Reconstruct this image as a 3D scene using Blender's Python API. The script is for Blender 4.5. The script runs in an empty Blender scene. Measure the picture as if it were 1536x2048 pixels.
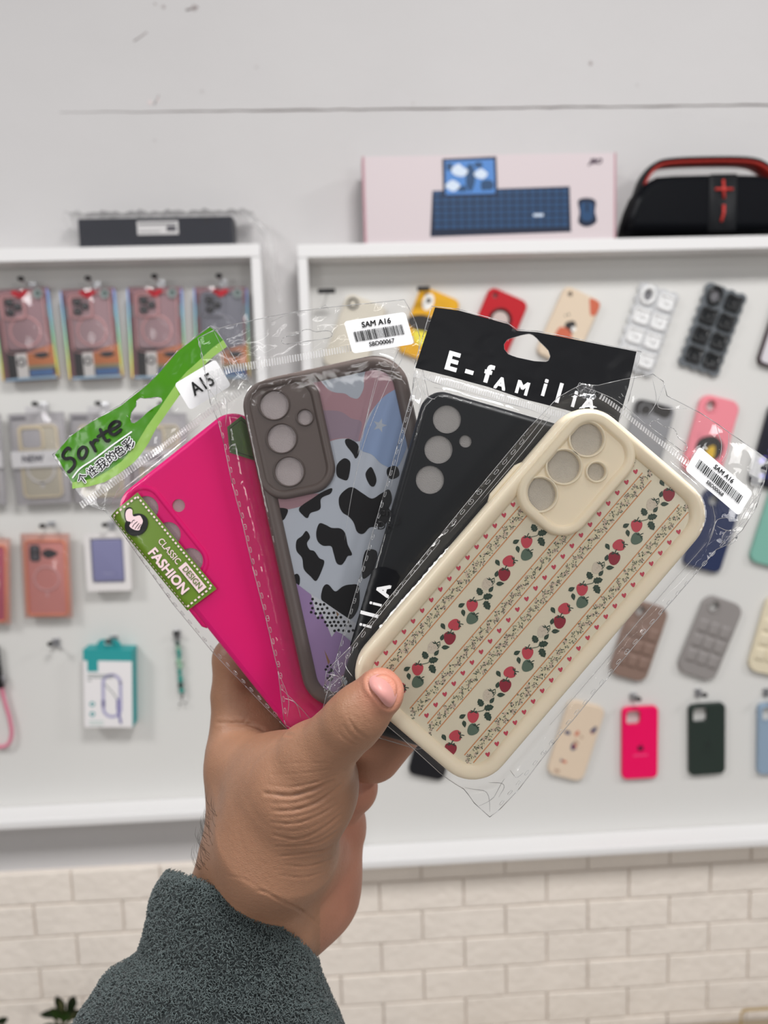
# A hand holding a fan of four bagged phone cases in front of the display wall of a phone accessory shop
import bpy, bmesh, math, random
import numpy as np
from mathutils import Vector, Matrix, noise
from mathutils.geometry import delaunay_2d_cdt, tessellate_polygon, interpolate_bezier
from mathutils.bvhtree import BVHTree
random.seed(7)
SC = bpy.context.scene
COL = SC.collection
PI = math.pi

# ------------------------------------------------------------------ camera
F = 1479.0                                   # focal length in photo pixels (1536 x 2048 frame)
CAM = Vector((0.0, -1.45, 1.6))
YAW, PITCH, ROLL = math.radians(2.5), math.radians(7.0), math.radians(1.75)
_f = Vector((math.sin(YAW)*math.cos(PITCH), math.cos(YAW)*math.cos(PITCH), -math.sin(PITCH)))
_r0 = Vector((math.cos(YAW), -math.sin(YAW), 0.0))
_u0 = _r0.cross(_f)
CR = _r0*math.cos(ROLL) - _u0*math.sin(ROLL)
CU = _u0*math.cos(ROLL) + _r0*math.sin(ROLL)
CF = _f

def ray(px, py):
    return CF + CR*((px-768.0)/F) + CU*((1024.0-py)/F)
def W(px, py, Y=0.0):
    """point of the world plane y = Y seen at a place of the photo"""
    d = ray(px, py)
    return CAM + d*((Y-CAM.y)/d.y)
def C(px, py, depth):
    """point at a distance in front of the lens"""
    return CAM + ray(px, py)*depth

cam_d = bpy.data.cameras.new('camera')
cam = bpy.data.objects.new('camera', cam_d); COL.objects.link(cam)
cam.matrix_world = Matrix(((CR.x, CU.x, -CF.x, CAM.x), (CR.y, CU.y, -CF.y, CAM.y), (CR.z, CU.z, -CF.z, CAM.z), (0, 0, 0, 1)))
cam_d.sensor_fit = 'VERTICAL'; cam_d.sensor_height = 36.0; cam_d.lens = 36.0*F/2048.0
cam_d.clip_start = 0.02
cam_d.dof.use_dof = True
cam_d.dof.focus_distance = 0.328
cam_d.dof.aperture_fstop = 8.2
SC.camera = cam

# ------------------------------------------------------------------ materials
def lin(h):
    h = h.lstrip('#')
    out = []
    for i in (0, 2, 4):
        c = int(h[i:i+2], 16)/255.0
        out.append(c/12.92 if c <= 0.04045 else ((c+0.055)/1.055)**2.4)
    return (*out, 1.0)
MATS = {}
def M(name, hexcol, rough=0.5, spec=0.32, metal=0.0, coat=0.0, bump=None, mottle=None, trans=0.0, alpha=1.0, sheen=0.0, sss=0.0, emit=None):
    if name in MATS: return MATS[name]
    m = bpy.data.materials.new(name); m.use_nodes = True
    nt = m.node_tree; b = nt.nodes['Principled BSDF']
    b.inputs['Base Color'].default_value = lin(hexcol)
    b.inputs['Roughness'].default_value = rough
    b.inputs['Specular IOR Level'].default_value = spec
    b.inputs['Metallic'].default_value = metal
    b.inputs['Coat Weight'].default_value = coat
    b.inputs['Coat Roughness'].default_value = 0.08
    b.inputs['Transmission Weight'].default_value = trans
    b.inputs['Alpha'].default_value = alpha
    b.inputs['Sheen Weight'].default_value = sheen
    if sss:
        b.inputs['Subsurface Weight'].default_value = sss
        b.inputs['Subsurface Radius'].default_value = (0.006, 0.0025, 0.0015)
        b.inputs['Subsurface Scale'].default_value = 0.6
    if mottle:                                # (scale, amount) gentle unevenness of the colour itself
        tc = nt.nodes.new('ShaderNodeTexCoord'); n = nt.nodes.new('ShaderNodeTexNoise')
        n.inputs['Scale'].default_value = mottle[0]; n.inputs['Detail'].default_value = 5
        mr = nt.nodes.new('ShaderNodeMapRange'); mr.inputs['From Min'].default_value = .3; mr.inputs['From Max'].default_value = .7
        mr.inputs['To Min'].default_value = 1-mottle[1]; mr.inputs['To Max'].default_value = 1+mottle[1]
        mx = nt.nodes.new('ShaderNodeVectorMath'); mx.operation = 'SCALE'
        mx.inputs[0].default_value = lin(hexcol)[:3]
        nt.links.new(tc.outputs['Object'], n.inputs['Vector']); nt.links.new(n.outputs['Fac'], mr.inputs['Value'])
        nt.links.new(mr.outputs['Result'], mx.inputs['Scale']); nt.links.new(mx.outputs['Vector'], b.inputs['Base Color'])
    if bump:                                  # (scale, strength, distance)
        tc = nt.nodes.new('ShaderNodeTexCoord'); n = nt.nodes.new('ShaderNodeTexNoise')
        n.inputs['Scale'].default_value = bump[0]; n.inputs['Detail'].default_value = 4
        bp = nt.nodes.new('ShaderNodeBump'); bp.inputs['Strength'].default_value = bump[1]; bp.inputs['Distance'].default_value = bump[2]
        nt.links.new(tc.outputs['Object'], n.inputs['Vector']); nt.links.new(n.outputs['Fac'], bp.inputs['Height'])
        nt.links.new(bp.outputs['Normal'], b.inputs['Normal'])
    MATS[name] = m
    return m

def film(name, haze=0.04, gloss=1.0, rough=0.06, tint='#ffffff', bump=(90, 0.25, 0.001), crease=None, hazecol='#ffffff'):
    """thin clear plastic: see-through, a Fresnel reflection and a trace of haze"""
    if name in MATS: return MATS[name]
    m = bpy.data.materials.new(name); m.use_nodes = True
    nt = m.node_tree
    for n in list(nt.nodes): nt.nodes.remove(n)
    N = nt.nodes.new
    out = N('ShaderNodeOutputMaterial'); tr = N('ShaderNodeBsdfTransparent'); gl = N('ShaderNodeBsdfGlossy'); df = N('ShaderNodeBsdfDiffuse')
    tr.inputs['Color'].default_value = lin(tint); gl.inputs['Roughness'].default_value = rough; df.inputs['Color'].default_value = lin(hazecol)
    fr = N('ShaderNodeFresnel'); fr.inputs['IOR'].default_value = 1.45
    mu = N('ShaderNodeMath'); mu.operation = 'MULTIPLY'; mu.inputs[1].default_value = gloss
    m1 = N('ShaderNodeMixShader'); m2 = N('ShaderNodeMixShader'); m1.inputs[0].default_value = haze
    tc = N('ShaderNodeTexCoord'); nz = N('ShaderNodeTexNoise'); nz.inputs['Scale'].default_value = bump[0]; nz.inputs['Detail'].default_value = 2.5
    nz.inputs['Distortion'].default_value = 0.8
    bp = N('ShaderNodeBump'); bp.inputs['Strength'].default_value = bump[1]; bp.inputs['Distance'].default_value = bump[2]
    L = nt.links.new
    L(tc.outputs['Object'], nz.inputs['Vector']); L(nz.outputs['Fac'], bp.inputs['Height'])
    L(bp.outputs['Normal'], gl.inputs['Normal']); L(bp.outputs['Normal'], fr.inputs['Normal'])
    tl = N('ShaderNodeBsdfTranslucent'); tl.inputs['Color'].default_value = lin(hazecol); m3 = N('ShaderNodeMixShader'); m3.inputs[0].default_value = .45
    L(df.outputs[0], m3.inputs[1]); L(tl.outputs[0], m3.inputs[2]); L(tr.outputs[0], m1.inputs[1]); L(m3.outputs[0], m1.inputs[2])
    L(fr.outputs[0], mu.inputs[0]); L(mu.outputs[0], m2.inputs[0]); L(m1.outputs[0], m2.inputs[1]); L(gl.outputs[0], m2.inputs[2])
    L(m2.outputs[0], out.inputs['Surface'])
    MATS[name] = m
    return m

# ------------------------------------------------------------------ mesh builder
class MB:
    """collects shapes with materials and links them as ONE mesh object"""
    def __init__(s): s.v = []; s.f = []; s.m = []; s.mats = []; s.sm = []
    def mi(s, mat):
        if mat not in s.mats: s.mats.append(mat)
        return s.mats.index(mat)
    def add(s, vs, fs, mat, smooth=False, T=None):
        o = len(s.v); k = s.mi(mat)
        for p in vs:
            p = Vector(p)
            s.v.append(T @ p if T else p)
        for f in fs:
            s.f.append(tuple(i+o for i in f)); s.m.append(k); s.sm.append(smooth)
        return s
    def box(s, x0, x1, y0, y1, z0, z1, mat, bevel=0.0, T=None):
        if bevel <= 0:
            v = [(x, y, z) for z in (z0, z1) for y in (y0, y1) for x in (x0, x1)]
            f = [(0, 2, 3, 1), (4, 5, 7, 6), (0, 1, 5, 4), (2, 6, 7, 3), (0, 4, 6, 2), (1, 3, 7, 5)]
            return s.add(v, f, mat, False, T)
        bm = bmesh.new(); bmesh.ops.create_cube(bm, size=1)
        for q in bm.verts: q.co = Vector(((x0+x1)/2+q.co.x*(x1-x0), (y0+y1)/2+q.co.y*(y1-y0), (z0+z1)/2+q.co.z*(z1-z0)))
        bmesh.ops.bevel(bm, geom=bm.edges[:], offset=bevel, segments=2, affect='EDGES', profile=.6)
        s.bm(bm, mat, False, T); bm.free(); return s
    def bm(s, bm, mat, smooth=False, T=None):
        bm.verts.index_update()
        return s.add([q.co.copy() for q in bm.verts], [[q.index for q in f.verts] for f in bm.faces], mat, smooth, T)
    def fill(s, loops, z, mat, zf=None, T=None, flip=False):
        """flat area with holes; z may follow a function of x, y"""
        ls = [[Vector((p[0], p[1], 0)) for p in l] for l in loops]
        flat = [p for l in ls for p in l]
        tri = tessellate_polygon(ls)
        v = [(p.x, p.y, z+(zf(p.x, p.y) if zf else 0)) for p in flat]
        fs = []
        for t in tri:
            a, b, c = (flat[i] for i in t)
            up = (b-a).cross(c-a).z > 0
            fs.append(t if up != flip else tuple(reversed(t)))
        return s.add(v, fs, mat, False, T)
    def prism(s, loops, z0, z1, mat, T=None):
        s.fill(loops, z1, mat, T=T); s.fill(loops, z0, mat, T=T, flip=True)
        for k, l in enumerate(loops):
            n = len(l); v = [(p[0], p[1], z0) for p in l]+[(p[0], p[1], z1) for p in l]
            ccw = sum(l[i][0]*l[(i+1) % n][1]-l[(i+1) % n][0]*l[i][1] for i in range(n)) > 0
            fs = [(i, (i+1) % n, n+(i+1) % n, n+i) for i in range(n)]
            if ccw != (k == 0): fs = [tuple(reversed(f)) for f in fs]
            s.add(v, fs, mat, n > 10, T)
        return s
    def rings(s, rings, mat, cap0=False, cap1=False, smooth=True, closed=True, T=None):
        n = len(rings[0]); v = [p for r in rings for p in r]; fs = []
        for i in range(len(rings)-1):
            for j in range(n if closed else n-1):
                k = (j+1) % n
                fs.append((i*n+j, i*n+k, (i+1)*n+k, (i+1)*n+j))
        if cap0: fs.append(tuple(range(n-1, -1, -1)))
        if cap1: fs.append(tuple((len(rings)-1)*n+j for j in range(n)))
        return s.add(v, fs, mat, smooth, T)
    def tube(s, pts, rad, mat, n=8, cap=True, T=None):
        pts = [Vector(p) for p in pts]; rr = rad if isinstance(rad, (list, tuple)) else [rad]*len(pts)
        R = []; prev = None
        for i, p in enumerate(pts):
            t = (pts[min(i+1, len(pts)-1)]-pts[max(i-1, 0)]).normalized()
            if prev is None:
                a = Vector((0, 0, 1)) if abs(t.z) < .9 else Vector((1, 0, 0)); x = t.cross(a).normalized()
            else: x = (prev - t*prev.dot(t)).normalized()
            prev = x; y = t.cross(x)
            R.append([p + (x*math.cos(2*PI*j/n)+y*math.sin(2*PI*j/n))*rr[i] for j in range(n)])
        return s.rings(R, mat, cap, cap, True, True, T)
    def lathe(s, prof, mat, n=28, cx=0, cy=0, cap0=False, cap1=False, T=None, sx=1, sy=1):
        return s.rings([[(cx+r*sx*math.cos(2*PI*j/n), cy+r*sy*math.sin(2*PI*j/n), z) for j in range(n)] for r, z in prof], mat, cap0, cap1, True, True, T)
    def ball(s, c, r, mat, n=12, T=None, sc=(1, 1, 1)):
        R = []
        for i in range(1, n//2):
            a = PI*i/(n//2)
            R.append([(c[0]+r*sc[0]*math.sin(a)*math.cos(2*PI*j/n), c[1]+r*sc[1]*math.sin(a)*math.sin(2*PI*j/n), c[2]-r*sc[2]*math.cos(a)) for j in range(n)])
        return s.rings(R, mat, True, True, True, True, T)
    def text(s, body, x, y, z, size, mat, ang=0.0, bold=0.0, shear=0.0, align='CENTER', zf=None, sx=1.0, T=None, space=1.0):
        c = bpy.data.curves.new('tmp', 'FONT'); c.body = body; c.size = size; c.shear = shear
        c.align_x = align; c.align_y = 'CENTER'; c.resolution_u = 3; c.space_character = space
        o = bpy.data.objects.new('tmp', c); COL.objects.link(o)
        dg = bpy.context.evaluated_depsgraph_get(); e = o.evaluated_get(dg); me = e.to_mesh()
        ca, sa = math.cos(ang), math.sin(ang); fs = [tuple(p.vertices) for p in me.polygons]
        k = bold*size*1.5
        for n, (du, dv) in enumerate(((0, 0),) if bold <= 0 else ((-k, -k), (k, -k), (k, k), (-k, k), (0, 0))):
            vs = []
            for q in me.vertices:
                a, b = q.co.x*sx+du, q.co.y+dv
                X = x+a*ca-b*sa; Y = y+a*sa+b*ca
                vs.append((X, Y, z+n*4e-6+(zf(X, Y) if zf else 0)))
            s.add(vs, fs, mat, False, T)
        e.to_mesh_clear(); bpy.data.objects.remove(o); bpy.data.curves.remove(c)
        return s
    def stroke(s, pts, w, z, mat, zf=None, T=None, round_=True, close=False):
        """a flat pen stroke along points"""
        P = [Vector((p[0], p[1])) for p in pts]
        if close: P = P+[P[0], P[1]]
        V = []; fs = []
        for i, p in enumerate(P):
            t = (P[min(i+1, len(P)-1)]-P[max(i-1, 0)])
            t = t.normalized() if t.length > 0 else Vector((1, 0)); nn = Vector((-t.y, t.x))*w/2
            for q in (p-nn, p+nn): V.append((q.x, q.y, z+(zf(q.x, q.y) if zf else 0)))
            if i: fs.append((2*i-2, 2*i, 2*i+1, 2*i-1))
        fs = [tuple(reversed(f)) for f in fs] if False else fs
        s.add(V, fs, mat, False, T)
        if round_ and not close:
            for p in (P[0], P[-1]): s.disc(p.x, p.y, w/2, z, mat, 10, zf, T)
        return s
    def disc(s, x, y, r, z, mat, n=16, zf=None, T=None, ry=None, ang=0.0):
        ry = ry or r; ca, sa = math.cos(ang), math.sin(ang); v = []
        for j in range(n):
            a, b = r*math.cos(2*PI*j/n), ry*math.sin(2*PI*j/n)
            X, Y = x+a*ca-b*sa, y+a*sa+b*ca
            v.append((X, Y, z+(zf(X, Y) if zf else 0)))
        return s.add(v, [tuple(range(n))], mat, False, T)
    def build(s, name, parent=None, label=None, stuff=False):
        me = bpy.data.meshes.new(name)
        me.from_pydata([tuple(p) for p in s.v], [], s.f)
        for m in s.mats: me.materials.append(m)
        me.polygons.foreach_set('material_index', s.m); me.polygons.foreach_set('use_smooth', s.sm)
        me.update()
        o = bpy.data.objects.new(name, me); COL.objects.link(o)
        if parent: o.parent = parent
        if label: o['label'] = label
        if stuff: o['kind'] = 'stuff'
        return o

def thing(name, label, cat, mat=None, group=None):
    o = bpy.data.objects.new(name, None); COL.objects.link(o); o.empty_display_size = .01
    if mat is not None: o.matrix_world = mat
    return tag(o, label, cat, group)
def tag(o, label, cat, group=None):
    o['label'] = label; o['category'] = cat
    if group: o['group'] = group
    return o
def struct(o): o['kind'] = 'structure'; return o

def rrect(w, h, r, n=8, cx=0.0, cy=0.0):
    r = max(1e-5, min(r, w/2-1e-6, h/2-1e-6)); P = []
    for k, (sx, sy) in enumerate(((1, 1), (-1, 1), (-1, -1), (1, -1))):
        for i in range(n+1):
            a = PI/2*(k+i/n)
            P.append((cx+sx*(w/2-r)+r*math.cos(a), cy+sy*(h/2-r)+r*math.sin(a)))
    return P
def rr_loft(mb, w, h, r, prof, mat, n=8, cx=0, cy=0, cap0=False, cap1=False, T=None):
    """rounded-rectangle rings at (inset, z)"""
    R = [[(x, y, z) for x, y in rrect(w-2*i, h-2*i, max(r-i, .0004), n, cx, cy)] for i, z in prof]
    return mb.rings(R, mat, cap0, cap1, True, True, T)
def circ(x, y, r, n=24): return [(x+r*math.cos(2*PI*j/n), y+r*math.sin(2*PI*j/n)) for j in range(n)]
def spline(pts, n=6):
    """closed smooth curve through points"""
    P = [Vector((p[0], p[1])) for p in pts]; k = len(P); out = []
    for i in range(k):
        a, b, c, d = P[i-1], P[i], P[(i+1) % k], P[(i+2) % k]
        for j in range(n):
            t = j/n
            out.append(tuple(0.5*((2*b)+(c-a)*t+(2*a-5*b+4*c-d)*t*t+(3*b-a-3*c+d)*t**3)))
    return out
def curve_open(pts, n=6):
    P = [Vector(p) for p in pts]; k = len(P); out = []
    for i in range(k-1):
        a, b, c, d = P[max(i-1, 0)], P[i], P[i+1], P[min(i+2, k-1)]
        for j in range(n):
            t = j/n
            out.append(0.5*((2*b)+(c-a)*t+(2*a-5*b+4*c-d)*t*t+(3*b-a-3*c+d)*t**3))
    out.append(P[-1]); return out
def copy_tree(o, parent=None):
    c = o.copy(); COL.objects.link(c)
    if parent: c.parent = parent
    for ch in list(o.children): copy_tree(ch, c)
    return c

# ------------------------------------------------------------------ light
SC.view_settings.view_transform = 'Standard'; SC.view_settings.look = 'None'
SC.view_settings.gamma = 1.0; SC.view_settings.use_curve_mapping = False
SC.view_settings.exposure = 0.0
SC.cycles.transparent_max_bounces = 32
SC.cycles.max_bounces = 8
w = bpy.data.worlds.new('shop_ambient_fill'); SC.world = w; w.use_nodes = True  # even ambient fill added around the scene, no daylight source
w.node_tree.nodes['Background'].inputs['Color'].default_value = (0.95, 0.97, 1.0, 1)
w.node_tree.nodes['Background'].inputs['Strength'].default_value = 0.19
def lamp(x, y, z, sx, sy, power, tilt=0.0, col=(1, .985, .975)):
    d = bpy.data.lights.new('panel_or_fill_light', 'AREA'); d.shape = 'RECTANGLE'; d.size = sx; d.size_y = sy; d.energy = power; d.color = col
    o = bpy.data.objects.new('panel_or_fill_light', d); COL.objects.link(o); o.location = (x, y, z); o.rotation_euler = (tilt, 0, 0)
    return o
for x, pw in ((-2.0, 42), (.5, 44), (2.9, 42)): lamp(x, -1.75, 3.25, .6, .6, pw, math.radians(4))
for x, pw in ((-1.6, 13), (1.7, 14.5)): lamp(x, -3.9, 2.0, .6, .6, pw, math.radians(75))  # added fill lamps, low behind the camera, to even out the wall
for x, y, z, pw in ((-.75, -2.6, 2.75, 2.5), (.8, -2.6, 2.75, 2.5), (-.1, -3.5, 2.4, 2.5)): lamp(x, y, z, 1.2, .05, pw, math.radians(40))  # unseen tube lamps added for highlights on the plastic film
# ------------------------------------------------------------------ setting
plaster = M('white_plaster', '#cac8c8', .75, .3, bump=(9, .25, .01), mottle=(3.0, .02))
board = M('white_melamine', '#d9d8d5', .45, .4)
boardedge = M('white_board_front', '#e6e5e5', .5, .4)
crackm = M('crack_dark', '#6f6663', .9)
tilem = M('cream_brick_tile', '#ede4da', .6, .3, bump=(55, .5, .006), mottle=(14, .03))
grout = M('tile_joint', '#e0d8d0', .8)
XL, XR = -1.6, 1.6
zt_r = W(1000, 1746).z; zt_l = W(125, 1735).z
mb = MB()
mb.box(XL, XR, 0.0, 0.06, 0.0, 2.9, plaster)
# scuffs and chips in the paint of the upper wall
scuff = M('paint_scuff', '#bfbbbb', .8); scuff2 = M('paint_chip', '#a79f9e', .8); scuff3 = M('pink_smudge', '#d9cdcc', .8)
for px, py, r, m_ in ((388, 16, 5, scuff2), (327, 14, 3, scuff2), (404, 183, 3, scuff), (300, 205, 4, scuff3), (309, 281, 2.5, scuff), (1181, 127, 3.5, scuff2), (1274, 170, 2.5, scuff), (826, 207, 2.5, scuff), (513, 134, 2.5, scuff), (310, 8, 2, scuff2), (316, 200, 2.5, scuff3)):
    p = W(px, py); k = r/1000
    mb.add([(p.x+k*(1+.5*math.sin(j*2.1))*math.cos(j*PI/4), -.0004, p.z+k*(1+.4*math.cos(j*3.3))*math.sin(j*PI/4)) for j in range(8)], [tuple(range(8))], m_)
for pts, wd in ((((268, 82), (280, 74), (294, 64)), .0012), (((372, 20), (386, 17), (396, 13)), .002), (((318, 190), (308, 210)), .001)):
    q = [W(*a) for a in pts]
    mb.tube([(a.x, 0.0, a.z) for a in q], wd, scuff2, 4)
struct(mb.build('wall_back'))
# long horizontal joint in the upper wall
rc = random.Random(3); mb = MB(); pts = []; rad = []
for i in range(61):
    px = 120+(1900-120)*i/60; py = 226.5-(px/1536)*16.5 + rc.uniform(-1, 1)
    a = W(px, py); pts.append((a.x, 0.0, a.z)); rad.append(.00035+.0011*min(1, i/14)*rc.uniform(.7, 1.2))
mb.tube(pts, rad, crackm, 5)
struct(mb.build('trim_1'))
mb = MB(); mb.box(XL, XR, -3.6, 0.0, -0.03, 0.0, M('grey_floor', '#a59d94', .5)); struct(mb.build('floor'))

def bricks(name, x0, x1, ztop, bw, bh, off0, nrows, anchor):
    mb = MB(); g = .0034; rb = random.Random(5)
    mb.box(x0, x1, -.006, 0.0, max(0.0, ztop-nrows*bh), ztop, grout)
    for r in range(nrows):
        z1 = ztop-r*bh-g/2; z0 = z1-bh+g
        if z0 < 0: break
        x = anchor+(off0 if r % 2 else 0)*bw; x -= math.ceil((x-x0)/bw)*bw
        while x < x1:
            a, b = max(x+g/2, x0), min(x+bw-g/2, x1)
            if b-a > .006:
                t = rb.uniform(-.0012, .0012)
                mb.box(a, b, -.012+t, -.004, z0, z1, tilem, .0028)
            x += bw
    return struct(mb.build(name))
xs = W(505, 1850).x
bh = (W(1000, 1805.6).z-W(1000, 1984).z)/3
bricks('wall_tiles_right', xs, XR, W(1000, 1805.6).z+2*bh, (W(1327, 1830).x-W(837, 1830).x)/3, bh, .5, 14, W(676.6, 1830).x)
bh2 = (W(125, 1802).z-W(125, 1992).z)/3
bricks('wall_tiles_left', XL, xs, W(125, 1736).z, W(325, 1770).x-W(148, 1770).x, bh2, .55, 14, W(148, 1770).x)

# ------------------------------------------------------------------ display boards
FD = -0.072                                  # front of the shelf frames
def display(name, label, x0, x1, z0, z1, bt, side0, side1):
    """shallow wall display: back panel, top board, sides, bottom ledge"""
    root = thing(name, label, 'display board', Matrix.Translation(((x0+x1)/2, 0, z0)))
    ox, oz = (x0+x1)/2, z0
    b = MB(); b.box(x0-ox, x1-ox, -.012, -.0005, .002, z1-oz, board); b.build('back_panel', root)
    b = MB(); b.box(x0-ox, x1-ox, FD, -.0125, z1-oz-bt, z1-oz, boardedge, .0012); b.build('top_board', root)
    if side0: b = MB(); b.box(x0-ox, x0-ox+.017, FD+.0005, -.0125, .02, z1-oz-bt-.0005, boardedge, .001); b.build('side_board', root)
    if side1: b = MB(); b.box(x1-ox-.017, x1-ox, FD+.0005, -.0125, .02, z1-oz-bt-.0005, boardedge, .001); b.build('side_board', root)
    b = MB(); b.box(x0-ox, x1-ox, FD, -.0125, 0, .0175, boardedge, .004); b.build('bottom_ledge', root)
    return root
lx1 = W(525, 600, FD).x; lzt = W(470, 488, FD).z; lzb = W(300, 1645, FD).z
display('display_board', 'white shelf-framed wall board holding boxed cases, left of the gap', -1.25, lx1, lzb, lzt, .0225, True, True)
rx0 = W(599, 600, FD).x; rzt = W(1000, 481, FD).z; rzb = W(1000, 1724, FD).z
display('display_board', 'white shelf-framed wall board holding loose tilted cases, right of the gap', rx0, 1.2, rzb, rzt, .0225, True, True)
PB = -0.0125                                 # face of the back panels

# ------------------------------------------------------------------ pegs
blackp = M('black_plastic', '#1b1a1c', .35); chrome = M('chrome_wire', '#c9c9cc', .3, metal=1.0); greyp = M('grey_rubber', '#3d3b3e', .5)
def peg(px, py, label, length=.045, group=None, wire=False):
    p = W(px, py, PB-length)
    r = thing('display_hook', label, 'hook', Matrix.Translation((p.x, PB, p.z)), group)
    b = MB(); b.box(-.007, .007, -.003, 0, -.011, .007, chrome, .001); b.build('base_plate', r)
    b = MB(); b.tube([(0, -.003, 0), (0, -length+.006, 0), (0, -length+.001, .003)], .0017, chrome); rod = b.build('rod', r)
    b = MB(); b.ball((0, -length, .004), .0056, blackp, 10, sc=(1.15, 1, .85)); b.build('end_cap', rod, 'black end cap')
    if wire:
        b = MB(); b.tube([(0, -.006, -.002), (-.006, -.005, -.009), (-.011, -.003, -.017)], .0012, chrome); b.tube([(0, -.006, -.002), (.006, -.005, -.009), (.011, -.003, -.017)], .0012, chrome); b.build('support_wire', r)
    return r

# ------------------------------------------------------------------ loose cases on the right board
def frame_on_wall(bot, top, Y):
    a, b = W(bot[0], bot[1], Y), W(top[0], top[1], Y)
    up = (b-a).normalized(); out = Vector((0, -1, 0)); rt = up.cross(out)
    c = (a+b)/2
    T = Matrix(((rt.x, up.x, 0, c.x), (rt.y, up.y, -1, c.y), (rt.z, up.z, 0, c.z), (0, 0, 0, 1)))
    return T, (b-a).length
def pxm(px, Y=-.022): return px*(Y-CAM.y)/F
def shell(mb, w, h, mat, r=None, t=.0095, cam_=None, lip=0.0):
    """back of a phone case with rounded edges and a camera opening"""
    r = r or w*.17
    rr_loft(mb, w, h, r, [(.0008, -.0), (0, .0012), (0, t-.003), (.0006, t-.0013), (.0022, t)], mat)
    outer = rrect(w-.0044, h-.0044, r-.0022)
    holes = [cam_] if cam_ else []
    mb.fill([outer]+holes, t, mat)
    if cam_:
        n = len(cam_)
        mb.add([(x, y, t) for x, y in cam_]+[(x, y, .001) for x, y in cam_], [((i+1) % n, i, n+i, n+(i+1) % n) for i in range(n)], mat, True)
WC = {}
def wall_case(label, bot, top, wpx, colour, kind='square', name='phone_case', group=None, rough=.4, Y=PB-.001, extra=None, rad=.17, mat=None, cut=True, t=.0095):
    T, h = frame_on_wall(bot, top, Y)
    w_ = pxm(wpx, Y-.01)
    root = thing(name, label, 'phone case', T, group)
    m_ = mat or M('case_'+colour.strip('#'), colour, rough)
    b = MB()
    s = w_
    if kind == 'square': hole = rrect(.40*s, .40*s, .10*s, 6, -.20*s, h/2-.29*s)
    elif kind == 'round': hole = circ(-.22*s, h/2-.24*s, .125*s, 20)
    elif kind == 'small': hole = circ(-.31*s, h/2-.16*s, .06*s, 16)
    else: hole = None
    shell(b, w_, h, m_, w_*rad, t, hole if cut else None)
    b.build('shell', root)
    if kind == 'square':
        b = MB(); cx, cy = -.20*s, h/2-.29*s; R = []
        for i_, z in ((-.018*s, t-.0008), (-.012*s, t+.0012), (.0, t+.0012), (.008*s, t-.0008)):
            R.append([(x, y, z) for x, y in rrect(.40*s-2*i_, .40*s-2*i_, .10*s-i_, 6, cx, cy)])
        b.rings(R, m_); b.build('camera_rim', root)
    elif kind == 'round':
        b = MB(); b.lathe([(.16*s, t-.0008), (.155*s, t+.002), (.135*s, t+.002), (.122*s, t-.001)], m_, 24, -.22*s, h/2-.24*s); b.build('camera_rim', root)
    if extra: extra(root, w_, h, t)
    return root
def ill(cols, seed, n=7, top=.0001):
    """little printed motifs on the back"""
    def go(root, w_, h, t):
        rr = random.Random(seed); b = MB()
        for k in range(n):
            x, y = rr.uniform(-.36, .36)*w_, rr.uniform(-.44, .2)*h; r = rr.uniform(.035, .085)*w_; m_ = cols[k % len(cols)]
            ph = rr.uniform(0, 6)
            b.fill([spline([(x+r*(1+.45*math.sin(ph+j*2.3))*math.cos(j*PI/3.5), y+r*(1+.4*math.cos(ph+j*1.7))*math.sin(j*PI/3.5)) for j in range(7)], 4)], t+top+k*2e-5, m_)
        b.build('printed_motifs', root)
    return go
inkblue = M('ink_navy', '#2c3a66', .5); inkor = M('ink_rust', '#c9674c', .5); inkdk = M('ink_dark', '#33302f', .5); inkw = M('ink_white', '#f4f1ec', .5)
inkpk = M('ink_pink', '#e58794', .5); inkyl = M('ink_yellow', '#d9b23c', .5)

def peg_black(px, py, wpx, label):            # flat black price-hook ends
    p = W(px, py, PB-.04); w_ = pxm(wpx, PB-.04)
    r = thing('display_hook', label, 'hook', Matrix.Translation((p.x, PB, p.z)))
    b = MB(); b.tube([(0, 0, 0), (0, -.038, 0)], .0016, chrome); b.build('rod', r)
    b = MB(); b.box(-w_/2, w_/2, -.042, -.038, -.0045, .0045, blackp, .0015); b.build('end_plate', r, 'flat black end plate')
peg_black(653, 582, 34, 'flat black hook end alone near the left frame of the right board')
peg_black(847, 577, 25, 'flat black hook end above the yellow case')

# row one
def x_clear(root, w_, h, t):
    b = MB(); b.lathe([(.13*w_, t), (.13*w_, t+.002), (.09*w_, t+.002), (.085*w_, t)], blackp, 18, -.30*w_, h/2-.2*w_); b.build('lens_ring', root)
wall_case('pale cream phone case behind the clear header of the middle bag', (683, 742), (736, 602), 84, '#d6cfc0', 'none', extra=x_clear)
def x_yellow(root, w_, h, t):
    b = MB(); b.disc(-.22*w_, h/2-.3*w_, .13*w_, t+.0003, inkw, 18, ry=.2*w_); b.disc(-.22*w_, h/2-.27*w_, .06*w_, t+.0005, inkdk, 14)
    b.fill([spline([(-.5*w_, .02*h), (-.2*w_, .12*h), (.1*w_, .1*h), (.2*w_, -.05*h), (-.1*w_, -.12*h), (-.45*w_, -.1*h)], 5)], t+.0002, inkdk)
    b.fill([spline([(-.3*w_, -.15*h), (.1*w_, -.1*h), (.3*w_, -.25*h), (-.1*w_, -.3*h)], 5)], t+.0004, M('ink_lemon', '#f0e04a', .5)); b.build('printed_motifs', root)
wall_case('yellow phone case with dark and white print, half behind the black header', (832, 718), (882, 588), 84, '#e2a81c', 'small', extra=x_yellow)
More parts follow.
